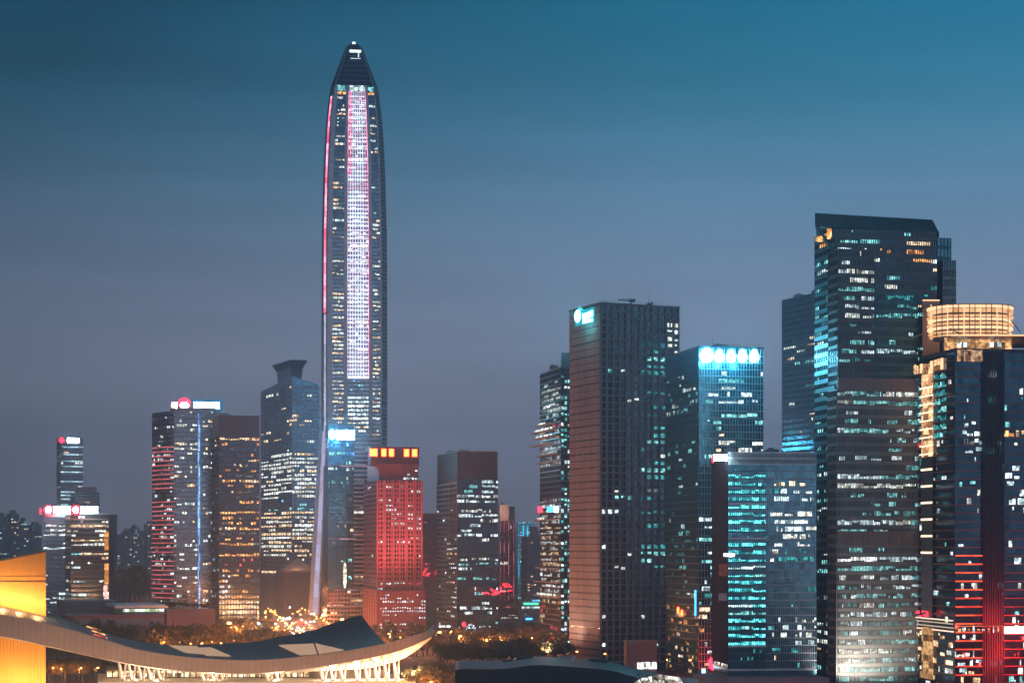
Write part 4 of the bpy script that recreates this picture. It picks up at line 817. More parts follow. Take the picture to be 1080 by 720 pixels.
b_.face(p0, p0.lerp(p1, .45), 0, z(432), nf, 9, sp=(.25, .4), mu=(.4, .6), m=M_FRAME, lit=(.3, 1.5, [('cool', 2), ('pale', 3), ('warm', 1)]), win=(.3, .85))
b_.face(p0.lerp(p1, .55), p1, 0, z(432), nf, 9, sp=(.25, .4), mu=(.4, .6), m=M_FRAME, lit=(.3, 1.5, [('cool', 1), ('warm', 3), ('pale', 2)]), win=(.3, .85))
b_.boxr([arc[-2], p0+Vector((0, -.6)), p0.lerp(p1, .8)+Vector((0, -.6)), p0.lerp(p1, .8)+Vector((0, 30)), arc[-2]+Vector((0, 30))], z(434), z(430), M_FRAME, 'top_band')
q0 = p0.lerp(p1, .46); plate(q0, q0+Vector((2.2, 0)), 10, z(436), .5, .8).build('blue_light_line', litmat('bluel', (.1, .35, 1), (.3, .6, 1), .8, 6), b_.root)
ab = plate(onface(p0, p1, 203), onface(p0, p1, 235), z(433), z(421), .6, -2).build('sign_board', emit('board_blue', (.02, .25, .5), .8, 'NONE'), b_.root)
for xa in (204.5, 210, 215.5, 221, 226.4): plate(onface(p0, p1, xa), onface(p0, p1, xa+5.0), z(430.5), z(424), .5, -1).build('sign_letter', S_WHITE, ab)
blob(p0, p1, 194.5, 425, 12, 11, Dd, -1.5).build('sign_emblem', S_RED, b_.root); blob(p0, p1, 194.5, 427.2, 9, 6.5, Dd, -.7).build('sign_emblem_centre', S_WHITE, b_.root)
plate(P(182, Dd-4).xy, P(186.5, Dd-6).xy, z(431), z(424.5), .5, 0).build('sign_emblem', S_WHITE, b_.root); plate(P(181, Dd-3.4).xy, P(183, Dd-3.6).xy, z(430), z(425), .5, 0).build('sign_emblem', S_RED, b_.root)
b_.finish()
# slim distant tower with cyan bands
fp = rectfp(64, 3300, 12, 60, 87.5); b_ = Bld('office_tower', 'slim distant tower with thin cyan bands and small red and white roof lights', fp, 3300); z = b_.z
b_.body(fp, 0, z(461), G_GREY); b_.std(fp, 0, z(461), 6, 5, sp=(.2, .5), mu=(.3, .5), m=M_FRAME, lit=(.16, 3, [('warm', 1), ('pale', 2)]), zones=[(0, 1, 461, 470, 0, [('dim', 1)], 1)])
lb = litmat('paleband', (.4, .8, .95), (.6, .9, 1), .8, 12)
for y, u1 in ((471, 1), (479, 1), (486, 1), (491.5, 1), (497.5, 1), (507.5, 1), (518.5, .6), (522, .5), (526, .4), (532, .35)): plate(fp[1], fp[1].lerp(fp[2], u1), z(y)-1.0, z(y)+1.0, .6, 1).build('light_band', lb, b_.root)
blob(fp[1], fp[2], 64.8, 464, 8, 8, 3300).build('sign_emblem', S_RED, b_.root); plate(onface(fp[1], fp[2], 71), onface(fp[1], fp[2], 83), z(466.5), z(461.5), .6, 1).build('sign', S_WHITE, b_.root); b_.finish()
fp = rectfp(79, 2900, 12, 75, 105); b_ = Bld('office_block', 'hazy dark block with a stepped roof behind the twin red signs', fp, 2900); z = b_.z; b_.body(fp, 0, z(519), G_GREY); b_.boxr(rectfp(83, 2905, 12, 81, 102), z(519), z(513), M_FRAME, 'upper_floor'); b_.std(fp, 0, z(519), 4.5, 4.5, sp=(.3, .4), mu=(.5, .5), m=M_FRAME, lit=(.12, 1, [('pale', 1), ('warm', 1), ('dim', 2)])); b_.finish()
# twin sign building
fp = rectfp(75, 2150, 8, 69, 122); b_ = Bld('office_block', 'round cornered office block with rows of lights and an orange lit end', fp, 2150); z = b_.z
A, B, C, Dv = fp; cor = [C+Vector((-8, -1)), C+Vector((-2, 2)), C+Vector((0, 8))]
b_.body([A, B]+cor+[Dv], 0, z(542), G_DARK); C2 = cor[0]
lt = [('pale', 3), ('warm', 2), ('cool', 1)]
b_.face(B, C2, 0, z(543), round(z(543)/5.3), 16, sp=(.34, .5), mu=(.2, .5), m=M_BROWN, lit=(.45, 5, lt), win=(.38, .9), zones=[(0, 1, 568, 573, 1, [('pale', 1), ('warm', 1)], 6), (0, .2, 580, 625, .3, [('cyan', 1), ('cool', 1)], 3)])
b_.face(A, B, 0, z(543), round(z(543)/5.3), 5, sp=(.34, .5), mu=(.2, .5), m=M_BROWN, lit=(.2, 2, lt))
for ya, yb in ((560, 581), (594, 616)): plate(onface(B, C2, 110), C2, z(yb), z(ya), .5, .6).build('orange_screen', litmat('orangescreen', (1, .30, .05), (1, .42, .10), .62, 5) if ya == 560 else LIT['orangescreen'], b_.root)
plate(onface(B, C2, 109), C2, z(632), z(617), .5, .6).build('lit_screen', litmat('redscreen', (1, .25, .22), (1, .8, .7), .9, 3), b_.root)
b_.boxr([A, B]+cor+[Dv], z(542), z(541), M_FRAME, 'parapet', .5); b_.finish()
fp = rectfp(46, 2200, 8, 43, 78, left_len=30); b_ = Bld('office_block', 'dim office block left of the round cornered one, carrying the first red sign', fp, 2200); z = b_.z
b_.body(fp, 0, z(545), G_GREY); b_.face(fp[1], fp[2], 0, z(547), round(z(547)/5.3), 14, sp=(.3, .5), mu=(.4, .5), m=M_FRAME, lit=(.35, 2, [('pale', 2), ('cool', 2), ('dim', 1)]), win=(.3, .8), zones=[(0, 1, 545, 552, 0, [('dim', 1)], 1)])
b_.boxr(fp, z(545), z(542), M_FRAME, 'parapet', -1)
for xc in (51.5, ): blob(P(40, 2195).xy, P(60, 2195).xy, xc, 537.5, 10.5, 10.5, 2195).build('sign_emblem', S_RED, b_.root); blob(P(40, 2193).xy, P(60, 2193).xy, xc, 537.5, 6.5, 7.5, 2193, 1.8).build('sign_emblem_centre', S_WHITE, b_.root)
for k in range(4): plate(P(56.5+k*4.6, 2194).xy, P(60.6+k*4.6, 2194).xy, z(541), z(534), .5, 0).build('sign_letter', S_WHITE, b_.root)
plate(P(42, 2194).xy, P(44, 2194).xy, z(542), z(536), .5, 0).build('sign_edge', S_NEON, b_.root)
b = MB()
for k in range(8): p = P(47+k*3.6, 2197); b.tube((p.x, p.y, z(545)), (p.x, p.y, z(533)), .3, .3, 4)
b.build('sign_frame', M_STEEL, b_.root); b_.finish()
r = thing('rooftop_sign', 'right one of twin signs, red disc and four white letters above round cornered block', 'sign', (P(90, 2148).x, 2148, Z(545, 2150)))
b = MB()
for k in range(8): p = P(76+k*3.8, 2152); b.tube((p.x, p.y, Z(542, 2150)), (p.x, p.y, Z(533, 2150)), .3, .3, 4)
tf = b.build('sign_frame', M_STEEL, r)
blob(P(70, 2148).xy, P(90, 2148).xy, 80.3, 537.5, 10.5, 10.5, 2148).build('sign_emblem', S_RED, r); blob(P(70, 2146).xy, P(90, 2146).xy, 80.3, 537.5, 6.2, 7, 2146, 1.8).build('sign_emblem_centre', S_WHITE, r)
for k in range(4): plate(P(85.2+k*4.6, 2147).xy, P(89.2+k*4.6, 2147).xy, Z(540.8, 2150), Z(534, 2150), .5, 0).build('sign_letter', S_WHITE, tf)

# far apartment blocks fading into the haze
def far(px0, px1, y, D_, i, th=18, m=None):
    fp = rectfp(px0+(px1-px0)*.35, D_, th, px0, px1); b_ = Bld('apartment_block', 'far apartment block fading into the haze behind the nearer towers', fp, D_, group='far apartment blocks in the haze')
    zt = b_.z(y); b_.body(fp, 0, zt, m or M_CONC, 'wall'); b_.boxr([Vector(p).lerp(sum((Vector(q) for q in fp), Vector((0, 0)))/4, .5) for p in fp], zt, zt+7, M_CONC, 'stair_tower')
    b_.std(fp, 0, zt, 5.5, 5, sp=(.35, .5), mu=(1.5, .6), m=M_CONC, lit=(.16, 1.3, [('warm', 2), ('pale', 2), ('cool', 1), ('cyan', 1)]), win=(.35, .85)); b_.finish()
fr = random.Random(3)
for i, (a, b__, y, D_) in enumerate(((-6, 8, 544, 3900), (7, 20, 541, 4000), (19, 30, 549, 4300), (29, 44, 553, 4600), (0, 14, 570, 4800), (120, 131, 566, 4700), (128, 139, 560, 4300), (137, 147, 556, 4500), (145, 155, 562, 4900), (152, 163, 552, 4600), (122, 136, 575, 5400), (436, 446, 585, 3800), (540, 549, 600, 3500), (563, 572, 590, 3600), (105, 122, 560, 5200), (237, 262, 590, 4200), (700, 712, 560, 3900))): far(a, b__, y, D_, i)

# ================================================================== LOW BUILDINGS
fp = rectfp(66, 1650, 3, 60, 122); b_ = Bld('podium_building', 'long low mauve podium with flat roof at the foot of the twin sign blocks', fp, 1650); z = b_.z; b_.body(fp, 0, z(634), mat('mauve_wall', (.25, .17, .19), .8), 'wall'); b_.boxr(fp, z(634), z(634)+.8, M_CONC, 'parapet', .3); b_.finish()
fp = rectfp(72, 1560, 3, 66, 178); b_ = Bld('podium_building', 'wide blue-grey low block with a red-brown cornice behind the dark trees', fp, 1560); z = b_.z; b_.body(fp, 0, z(652), mat('blue_wall', (.17, .20, .26), .8), 'wall'); b_.boxr(fp, z(652), z(648.5), M_REDD, 'cornice', .8); b_.finish()
fp = rectfp(122, 1600, 3, 112, 176); b_ = Bld('market_hall', 'flat roofed hall with bright greenish white lights under its pale roof', fp, 1600); z = b_.z; b_.body(fp, 0, z(646), M_CONC, 'wall')
b_.boxr(fp, z(641), z(638), M_LIGHT, 'roof', 2); b = MB()
for k in range(24): p = fp[1].lerp(fp[2], k/23); b.tube((p.x, p.y, z(646)), (p.x, p.y, z(641)), .2, .2, 4)
b.build('columns', M_LIGHT, b_.root); plate(fp[1].lerp(fp[2], .15), fp[1].lerp(fp[2], .98), z(645), z(642.2), .3, -3).build('hall_lights', litmat('hall', (.7, 1, .6), (.9, 1, .9), 1.3, 4), b_.root); b_.finish()
fp = rectfp(176, 1420, 3, 173, 227); b_ = Bld('podium_building', 'windowless pinkish panelled block with plants on its roof, among the street trees', fp, 1420); z = b_.z; b_.body(fp, 0, z(643), mat('pink_panels', (.24, .155, .185), .8, 0, .2, .3), 'wall')
b_.face(fp[1], fp[2], 0, z(643), 1, 14, sp=(0, 0), mu=(.15, .12), m=M_BROWN); b_.boxr([p+Vector((0, 0)) for p in fp], z(643), z(642.4), M_BROWN, 'parapet', .3); b_.finish()

# ================================================================== CIVIC ROOF (foreground)
def interp(pts, x):
    if x <= pts[0][0]: (x0, y0), (x1, y1) = pts[0], pts[1]; return y0+(x-x0)*(y1-y0)/(x1-x0)
    for (x0, y0), (x1, y1) in zip(pts, pts[1:]):
        if x0 <= x <= x1: return y0+(x-x0)*(y1-y0)/(x1-x0)
    return pts[-1][1]
def smooth(pts):   # monotone-ish resample by Catmull-Rom
    P_ = [pts[0]]+pts+[pts[-1]]; o = []
    for i in range(1, len(P_)-2):
        for k in range(6):
            t = k/6; p0, p1, p2, p3 = P_[i-1:i+3]
            o.append(tuple(.5*((2*p1[j])+(-p0[j]+p2[j])*t+(2*p0[j]-5*p1[j]+4*p2[j]-p3[j])*t*t+(-p0[j]+3*p1[j]-3*p2[j]+p3[j])*t**3) for j in (0, 1)))
    o.append(pts[-1]); return o
ftop = smooth([(-90, 634), (0, 647.8), (55.5, 659), (111, 674.4), (144, 684.2), (189, 691.5), (240, 695.3), (278, 695.4), (317, 692), (355.6, 687.4), (407, 678), (433, 670.5), (459, 663.7)])
fbot = smooth([(-90, 660), (0, 670.4), (55.5, 682), (111, 694.4), (155.6, 702.6), (200, 707.6), (240, 709.3), (278, 709), (317, 705.5), (355.6, 699.8), (407, 689.8), (433, 681.5), (455, 671.5)])
back = smooth([(-90, 612), (0, 633), (51, 645.5), (89, 660), (133, 673), (178, 680), (200, 680), (240, 677.8), (270, 676), (298, 670.5), (330, 664), (355.6, 655), (381.5, 648)])
hull = smooth([(300, 710), (330, 707.5), (360, 706), (390, 703.5), (410, 699), (426, 693.5), (440, 685), (450, 677), (455, 672.5)])
D0, D1 = 1000.0, 1085.0
r = thing('civic_roof', 'huge upswept dark roof with a tan rim over the white lit hall at the lower left', 'roof', (P(200, D0).x, D0, 0))
M_ROOF = mat('dark_blue_roof', (.045, .06, .075), .55, .2, .3, .05); M_RIM = mat('tan_rim', (.40, .31, .25), .6, .1, .12, .1); M_CREAM = mat('cream_soffit', (.75, .66, .55), .6, 0, .08, .05)
NX = 64; top = []; bk = []
for i in range(NX+1):
    t = i/NX; xf = -90+(407+90)*t; xb = -90+(381.5+90)*t; top.append(P(xf, D0, interp(ftop, xf))); bk.append(P(xb, D1, interp(back, xb)))
mb = MB(); NV = 6
def rp(i, v): p = top[i].lerp(bk[i], v); return p+Vector((0, 0, -1.2*math.sin(v*math.pi)))
for i in range(NX):
    for k in range(NV):
        mb.quad(rp(i, k/NV), rp(i+1, k/NV), rp(i+1, (k+1)/NV), rp(i, (k+1)/NV))
        dn = Vector((0, 0, -1.6)); mb.quad(rp(i, (k+1)/NV)+dn, rp(i+1, (k+1)/NV)+dn, rp(i+1, k/NV)+dn, rp(i, k/NV)+dn)
    mb.quad(bk[i+1], bk[i], bk[i]+dn, bk[i+1]+dn)
for k in range(NV): mb.quad(rp(NX, k/NV), rp(NX, (k+1)/NV), rp(NX, (k+1)/NV)+dn, rp(NX, k/NV)+dn)
mb.build('roof_shell', M_ROOF, r)
rim = MB(); sof = MB(); xs = [-90+(459+90)*i/90 for i in range(91)]
for xa, xb in zip(xs, xs[1:]):
    xa2, xb2 = min(xa, 455), min(xb, 455)
    a, b_, c, d = P(xa, D0-.5, interp(ftop, xa)), P(xb, D0-.5, interp(ftop, xb)), P(xb2, D0-3, interp(fbot, xb2)), P(xa2, D0-3, interp(fbot, xa2))
    w = Vector((0, 3.5, 0)); rim.quad(d, c, b_, a); rim.quad(a, b_, b_+w, a+w); rim.quad(d+w*1.2, c+w*1.2, c, d); rim.quad(b_+w, a+w, d+w*1.2, c+w*1.2) if False else rim.quad(a+w, b_+w, c+w*1.2, d+w*1.2)
    if xa >= 300: e, f = P(xa2, D0+14, interp(hull, xa2)), P(xb2, D0+14, interp(hull, xb2))
    else: e, f = P(xa2, D0+14, interp(fbot, xa2)+1.0), P(xb2, D0+14, interp(fbot, xb2)+1.0)
    sof.quad(e, f, c+w*.9, d+w*.9); g = Vector((0, 40, 6)); sof.quad(e+g, f+g, f, e)
rim.build('roof_rim', M_RIM, r); sof.build('soffit', M_CREAM, r)
sm = MB()
for i in range(2, NX, 2):
    for k in range(NV): a_, c_ = rp(i, k/NV), rp(i, (k+1)/NV); w_ = Vector((.12, 0, 0)); up = Vector((0, 0, .22)); sm.hexa([a_-w_, a_+w_, c_+w_, c_-w_, a_-w_+up, a_+w_+up, c_+w_+up, c_-w_+up])
sm.build('roof_seams', M_ROOF, r)
jm = MB()
for i in range(88):
    x = -85+i*6.1+(.8 if i % 3 else 0); x2_ = min(x, 453.0)
    if x > 452: break
    a_, d_ = P(x, D0-.54, interp(ftop, x)), P(x2_, D0-3.04, interp(fbot, x2_)); w_ = Vector((.07, 0, 0)); jm.quad(d_-w_, d_+w_, a_+w_, a_-w_)
jm.build('rim_joints', M_BROWN, r)
# pale folded skylights lying on the roof
def surf(px, t): # a point on the roof: photo column px at the front edge, share t towards the back
    i = (px+90)/(407+90)*NX; i0 = min(NX-1, int(i)); f = i-i0; return rp(i0, t).lerp(rp(i0+1, t), f)+Vector((0, 0, .35))
def hitroof(px, y):
    best = min(((abs(540+(q := surf(u, t)).x/q.y*F-px)+abs(HZ-(q.z-H)*F/q.y-y), u, t) for u in [px-25+k*1.5 for k in range(60)] if u < 405 for t in [j/24 for j in range(25)])); return surf(best[1], best[2])
for pts in (((178.5, 680.8), (208, 681.8), (216, 689.5), (196, 688)), ((222, 683), (243, 692), (217, 690.5), (210, 683)), ((294, 680.5), (331, 678.8), (334, 689.2), (317, 690.6)), ((333, 678.8), (362, 687), (336, 689.4))):
    q = [hitroof(*p) for p in pts]; s = MB(); up = Vector((0, 0, .5)); k = len(q); s.v += q+[p+up for p in q]
    s.f += [tuple(range(k, 2*k))]+[(i, (i+1) % k, k+(i+1) % k, k+i) for i in range(k)]; s.build('skylight', bpy.data.materials.get('skylight_glow') or emit('skylight_glow', (.80, .50, .33), .62, 'NONE'), r)
for k, (x, y) in enumerate(((91, 661), (96, 665), (98, 669))):
    p, q = hitroof(x, y), hitroof(x+15, y+4.2); s = MB(); s.quad(p, q, q+Vector((0, 1.2, .6)), p+Vector((0, 1.2, .6))); s.build('roof_slot', LIT['orange' if k < 2 else 'red'], r)
# struts
M_WHITE = mat('white_painted_steel', (.8, .76, .7), .5)
def strut(px, y, lean, Dp, zb=6):
    tp = P(px, Dp, y); b = MB(); b.tube(tp, (tp.x+lean, Dp+2, zb), .42, .62, 6); b.build('strut', M_WHITE, r)
for g0, g1, st in ((129, 172, 5.6), (216, 238, 6.5), (284, 300, 6), (341, 364, 6.5), (377, 424, 5.6)):
    x = g0
    while x <= g1:
        for dx, Dp in ((-4, D0+6), (4, D0+6), (-3, D0+14), (3.5, D0+14)):
            yy = interp(fbot, x+dx)+1; b = MB(); bs = P(x+(1.5 if Dp > D0+10 else 0), Dp); b.tube(P(x+dx, Dp, yy), (bs.x, Dp, 6), .48, .58, 6); b.build('strut', M_WHITE, r)
        x += 10.2
# hall under the roof
hall = MB(); hall.prism([P(103, D0-4).xy, P(330, D0-4).xy, P(440, D0+10).xy, P(440, D0+60).xy, P(103, D0+60).xy], 0, 8.5); hall.build('terrace', M_CREAM, r)
hw = MB(); hw.prism([P(112, D0+26).xy, P(405, D0+26).xy, P(405, D0+60).xy, P(112, D0+60).xy], 8.5, 13); hw.build('hall_wall', mat('hall_wall_brown', (.16, .12, .09), .7), r)
g = MB()
for k in range(34):
    p = P(113+k*6.3, D0+25.6); g.box(p.x, p.x+2.4, p.y-.2, p.y, 9.2, 12.4)
g.build('hall_glazing', LIT['warm'], r)
# yellow round-cornered drum that pierces the roof
r = thing('yellow_tower', 'bright yellow tiled drum rising through the left end of the dark roof', 'tower', (P(0, 1075).x, 1075, 0))
M_YEL = mat('yellow_tiles', (.85, .34, .06), .55, 0, .12, .35); ztA, ztB = Z(596, 1062), Z(581, 1062)
TDp = 1062; xL, xR = P(-70, TDp).x, P(48.2, TDp).x; b = MB()
fpY = [Vector((xL, TDp)), Vector((xR, TDp)), Vector((xR-9, TDp+34)), Vector((xL, TDp+34))]
b.v += [Vector((*p, 0)) for p in fpY]+[Vector((xL, TDp, Z(606, TDp))), Vector((xR, TDp, Z(581.5, TDp))), Vector((xR-9, TDp+34, Z(581.5, TDp))), Vector((xL, TDp+34, Z(606, TDp)))]
for i in range(4): j = (i+1) % 4; b.f.append((i, j, 4+j, 4+i))
b.f.append((4, 5, 6, 7)); b.build('tiled_wall', M_YEL, r)
b = MB(); slope = (Z(581.5, TDp)-Z(606, TDp))/(xR-xL)
b.hexa([Vector((x, y, z_)) for z0_, in ((0,),) for x, y, z_ in ((xL, TDp-.8, Z(606, TDp)), (xR+.8, TDp-.8, Z(581.5, TDp)), (xR-8.2, TDp+35, Z(581.5, TDp)), (xL, TDp+35, Z(606, TDp)))]+[Vector((x, y, z_+.9)) for x, y, z_ in ((xL, TDp-.8, Z(606, TDp)), (xR+.8, TDp-.8, Z(581.5, TDp)), (xR-8.2, TDp+35, Z(581.5, TDp)), (xL, TDp+35, Z(606, TDp)))]); b.build('coping', M_BROWN, r)
for zz in [Z(y, TDp) for y in (612.5,)]:
    plate((xL, TDp), (xR, TDp), zz-.5, zz, .35, .0).build('ledge', M_BROWN, r); plate((xL, TDp), (xR, TDp), zz+2.4, zz+2.6, .3, .0).build('ledge', M_YEL, r)
b = MB()
x = xL+1
while x < xR-.3: b.box(x, x+.35, TDp-.06, TDp+.2, 2, Z(636, TDp)); x += 1.9
b.build('tile_joints', mat('joint_ochre', (.5, .25, .04), .7), r)
for px in (-40, -14, 4, 22, 42): lamp('POINT', P(px, TDp-9, 632+px*.18), (1, .62, .26), 1.1e4, r, .6)
for px in (-20, 12, 40): lamp('POINT', P(px, TDp-14, 722), (1, .66, .25), 1.9e4, r, .6)

# dark roof of the middle wing, bottom centre
r = thing('civic_wing_roof', 'nearly black flat curved roof with a framed hatch along the bottom centre', 'roof', (P(600, 900).x, 900, 0))
edge = smooth([(480, 697), (487, 696), (531.7, 695.8), (562, 692), (600, 693.5), (640, 697), (665, 703), (690, 709), (712, 712.5), (736, 715)])
b = MB(); xs = [480+i*4 for i in range(65)]
for xa, xb in zip(xs, xs[1:]):
    a, c = P(xa, 960, interp(edge, xa)), P(xb, 960, interp(edge, xb)); ya = interp(edge, xa); yb = interp(edge, xb)
    d, e = P(xa, 880, max(ya+9, 0)), P(xb, 880, yb+9); b.quad(d, e, c, a); b.quad(Vector((d.x, d.y, 0)), Vector((e.x, e.y, 0)), e, d); b.quad(a, c, Vector((c.x, c.y, 0)), Vector((a.x, a.y, 0)))
a = P(480, 960, 697); d = P(480, 880, 706); b.quad(Vector((a.x, a.y, 0)), Vector((d.x, d.y, 0)), d, a); b.build('roof_shell', mat('black_roof', (.018, .022, .03), .35, .2, .4, .06), r)
b = MB()
for (x0, y0), (x1, y1) in (((585, 701), (590, 693)), ((590, 693), (606, 693)), ((606, 693), (601, 701)), ((601, 701), (585, 701))): b.tube(P(x0, 930 if y0 > 697 else 955, y0-1), P(x1, 930 if y1 > 697 else 955, y1-1), .4, .4, 4)
b.build('hatch_frame', M_LIGHT, r)
b = MB()
for xa, xb, y in ((530, 541, 697), (545, 562, 694), (620, 640, 696)): p, q = P(xa, 950, y), P(xb, 950, y); b.box(p.x, q.x, 946, 952, p.z-1.2, p.z+.9)
b.build('roof_plant', M_DARKC, r)
b = MB()
for k in range(7):
    xa = 668+k*9; b.tube(P(xa, 874, 722), P(xa+5, 874, interp(edge, xa+5)+3.5+(6 if xa > 700 else 1)), .22, .22, 4); b.tube(P(xa+10, 874, 722), P(xa+5, 874, interp(edge, xa+5)+3.5+(6 if xa > 700 else 1)), .22, .22, 4)
b.build('diamond_glazing_bars', M_FRAMED, r)
b = MB(); b.poly([P(664, 875, 722), P(722, 875, 722), P(716, 875, 713.5), P(695, 875, 711), P(676, 875, 715)]); b.build('lit_glazing', litmat('atrium', (.8, .65, .5), (.8, .85, .8), .9, 1.5), r)

# ================================================================== TREES
def make_tree(seed, hgt, rad, leafm, label, group, n=420, ls=.9):
    rr = random.Random(seed); root = thing('tree', label, 'tree', (0, 0, 0), group)
    b = MB(); b.tube((0, 0, 0), (0, 0, hgt*.45), hgt*.035, hgt*.022, 6)
    cl = []
    for k in range(9):
        a = rr.uniform(0, 6.28); e = Vector((math.cos(a)*rad*rr.uniform(.3, .75), math.sin(a)*rad*rr.uniform(.3, .75), hgt*rr.uniform(.5, .88))); b.tube((0, 0, hgt*rr.uniform(.28, .45)), e, hgt*.014, hgt*.005, 4); cl.append((e, rad*rr.uniform(.28, .5)))
    b.build('trunk', M_BARK, root)
    c = MB()
    for k in range(n):
        ce, cr_ = rr.choice(cl); d = Vector((rr.gauss(0, 1), rr.gauss(0, 1), rr.gauss(0, .7))).normalized()*cr_*rr.uniform(.5, 1.05); p = ce+d
        u = Vector((rr.gauss(0, 1), rr.gauss(0, 1), rr.gauss(0, 1))).normalized(); v = u.cross(Vector((rr.gauss(0, 1), rr.gauss(0, 1), rr.gauss(0, 1)))).normalized(); s = ls*rr.uniform(.5, 1.1)
        c.quad(p-u*s, p-v*s*.5, p+u*s, p+v*s*.5)
    c.build('crown', leafm, root); return root
putlamp_later = []
M_BARK = mat('bark', (.09, .06, .04), .9); M_LEAF = mat('leaves', (.085, .085, .035), .7, 0, .5, .4); M_LEAF2 = mat('olive_leaves', (.12, .10, .035), .7, 0, .5, .4)
LBL = 'leafy street tree in the lamplit belts beyond the upswept roof'; GRP = 'street trees behind the civic roof'
protos = [make_tree(s, 11, 5, M_LEAF if s % 2 else M_LEAF2, LBL, GRP) for s in (1, 2, 3, 4)]
tr = random.Random(11); first = 0
def put(px, D_, s=1):
    global first
    loc = (P(px, D_).x, D_, 0); rz = tr.uniform(0, 6.28)
    if first < 4: o = protos[first]; o.location = loc; o.scale = (s, s, s); first += 1; return o
    return copy_tree(tr.choice(protos), loc, rz, None, s)
for row, (D_, x0, x1, st) in enumerate(((1385, 128, 300, 7), (1440, 232, 304, 7), (1500, 228, 300, 7), (1560, 120, 172, 7), (1600, 232, 292, 7), (1690, 150, 288, 7), (1450, 395, 475, 8), (1400, 450, 600, 7), (1300, 462, 600, 7), (1340, 462, 600, 7), (1375, 400, 470, 8), (1255, 470, 560, 8), (1480, 465, 580, 9), (1600, 395, 445, 8), (1300, 52, 104, 8), (1850, 345, 390, 8), (1560, 470, 600, 9))):
    x = x0
    while x < x1: put(x+tr.uniform(-2.5, 2.5), D_+tr.uniform(-12, 12), tr.uniform(.9, 1.5)); x += st
for k in range(12): put(168+k*5.6+tr.uniform(-1, 1), 1396+tr.uniform(-8, 8), tr.uniform(1.75, 2.15))
# bigger trees: dark clump left, golden clump right of the roof tip
bigs = [make_tree(s, 17, 9, m_, lb, g_, 1500, .8) for s, m_, lb, g_ in ((21, M_LEAF2, 'broad tree with olive gold crown below the tip of the tan roof rim', 'broad trees below the roof tip'), (22, M_LEAF, 'broad dark tree in the clump above the left of the tan roof rim', 'dark trees above the left roof'))]
for k, (px, D_, s) in enumerate(((438, 1010, 1.0), (452, 1000, .95), (466, 1012, .9), (428, 1030, .85), (478, 1020, .75), (447, 1040, 1.05), (462, 1045, .95))):
    if k == 0: bigs[0].location = (P(px, D_).x, D_, 0)
    else: copy_tree(bigs[0], (P(px, D_).x, D_, 0), k*1.3, None, s)
for k, (px, D_, s) in enumerate(((98, 1340, 1.35), (110, 1330, 1.45), (121, 1345, 1.3), (87, 1340, 1.3), (131, 1330, 1.15), (67, 1420, 1.6), (60, 1330, 1.4), (76, 1350, 1.2), (104, 1400, 1.5), (140, 1360, 1.0))):
    if k == 0: bigs[1].location = (P(px, D_).x, D_, 0); bigs[1].scale = (s, s, s)
    else: copy_tree(bigs[1], (P(px, D_).x, D_, 0), k*1.1, None, s)
for k, (px, D_, s) in enumerate(((52, 1110, .75), (60, 1120, .8), (69, 1105, .72), (78, 1125, .85), (87, 1110, .75), (96, 1120, .8), (104, 1135, .8))): copy_tree(bigs[1], (P(px, D_).x, D_, 0), k*1.1, 'broad dark tree in the lamplit garden under the left end of the tan rim', s)['group'] = 'garden trees under the rim'
for px, D_ in ((436, 985), (450, 978), (466, 985)): putlamp_later.append((px, D_))
# wooded mound far left
for k, (px, D_, s) in enumerate(((126, 2500, 2.2), (131, 2520, 2.8), (137, 2500, 2.9), (142, 2530, 2.5), (147, 2500, 1.9), (121, 2550, 1.7))):
    if k == 0: wm = make_tree(31, 17, 9, M_LEAF, 'tall dark tree on the wooded mound by the far expressway', 'trees on the wooded mound', 700, 1.5); wm.location = (P(px, D_).x, D_, 0); wm.scale = (s, s, s)
    else: copy_tree(wm, (P(px, D_).x, D_, 0), k*1.7, None, s)
# rooftop planting on the pink block
for k in range(9):
    px = 178+k*5.2; zt_ = Z(643, 1420)
    if k == 0: rs = make_tree(41, 5, 3.2, M_LEAF, 'bushy roof shrub on top of the pinkish panelled block', 'roof shrubs on the pinkish block', 200, .7); rs.location = (P(px, 1432).x, 1432, zt_)
    else: copy_tree(rs, (P(px, 1432).x, 1432, zt_), k*.9, None, tr.uniform(.8, 1.2))

# ================================================================== STREET LAMPS AND CARS
OL = emit('sodium_lamp', (1, .30, .06), 25, 'NONE'); WL = emit('white_lamp', (.9, .95, 1), 40, 'NONE')
def lamp_proto(m_, label, group, r_=.8, cat='street lamp'):
    r = thing('street_lamp', label, cat, (0, 0, 0), group); b = MB(); b.tube((0, 0, 0), (0, 0, 10), .14, .08, 6); b.tube((0, 0, 9.9), (0, -1.8, 10.3), .07, .05, 5); b.build('pole', M_STEEL, r)
    b = MB(); b.tube((0, -1.2, 10.25), (0, -2.6, 10.35), r_*.3, r_*.45, 8); b.build('lamp_head', m_, r); return r
LP = lamp_proto(OL, 'lit orange sodium street lamp on a slim dark pole among trees and traffic', 'orange street lamps'); LW = lamp_proto(WL, 'white street lamp on a tall pole beside the busy avenue', 'white street lamps')
def putlamp(proto, px, D_, col, pw, s=1, z0=0):
    st = proto.get('_used'); loc = (P(px, D_).x, D_, z0)
    if st: o = copy_tree(proto, loc, tr.uniform(-1, 1), None, s)
    else: proto['_used'] = 1; o = proto; o.location = loc; o.scale = (s, s, s)
    if pw: l = lamp('POINT', (loc[0], loc[1]-2.2*s, z0+9.4*s), col, pw, None, .5, 'lamp_light')
OC = (1, .29, .075); WC = (.9, .95, 1)
lr = random.Random(5); ax = (RB-RA)
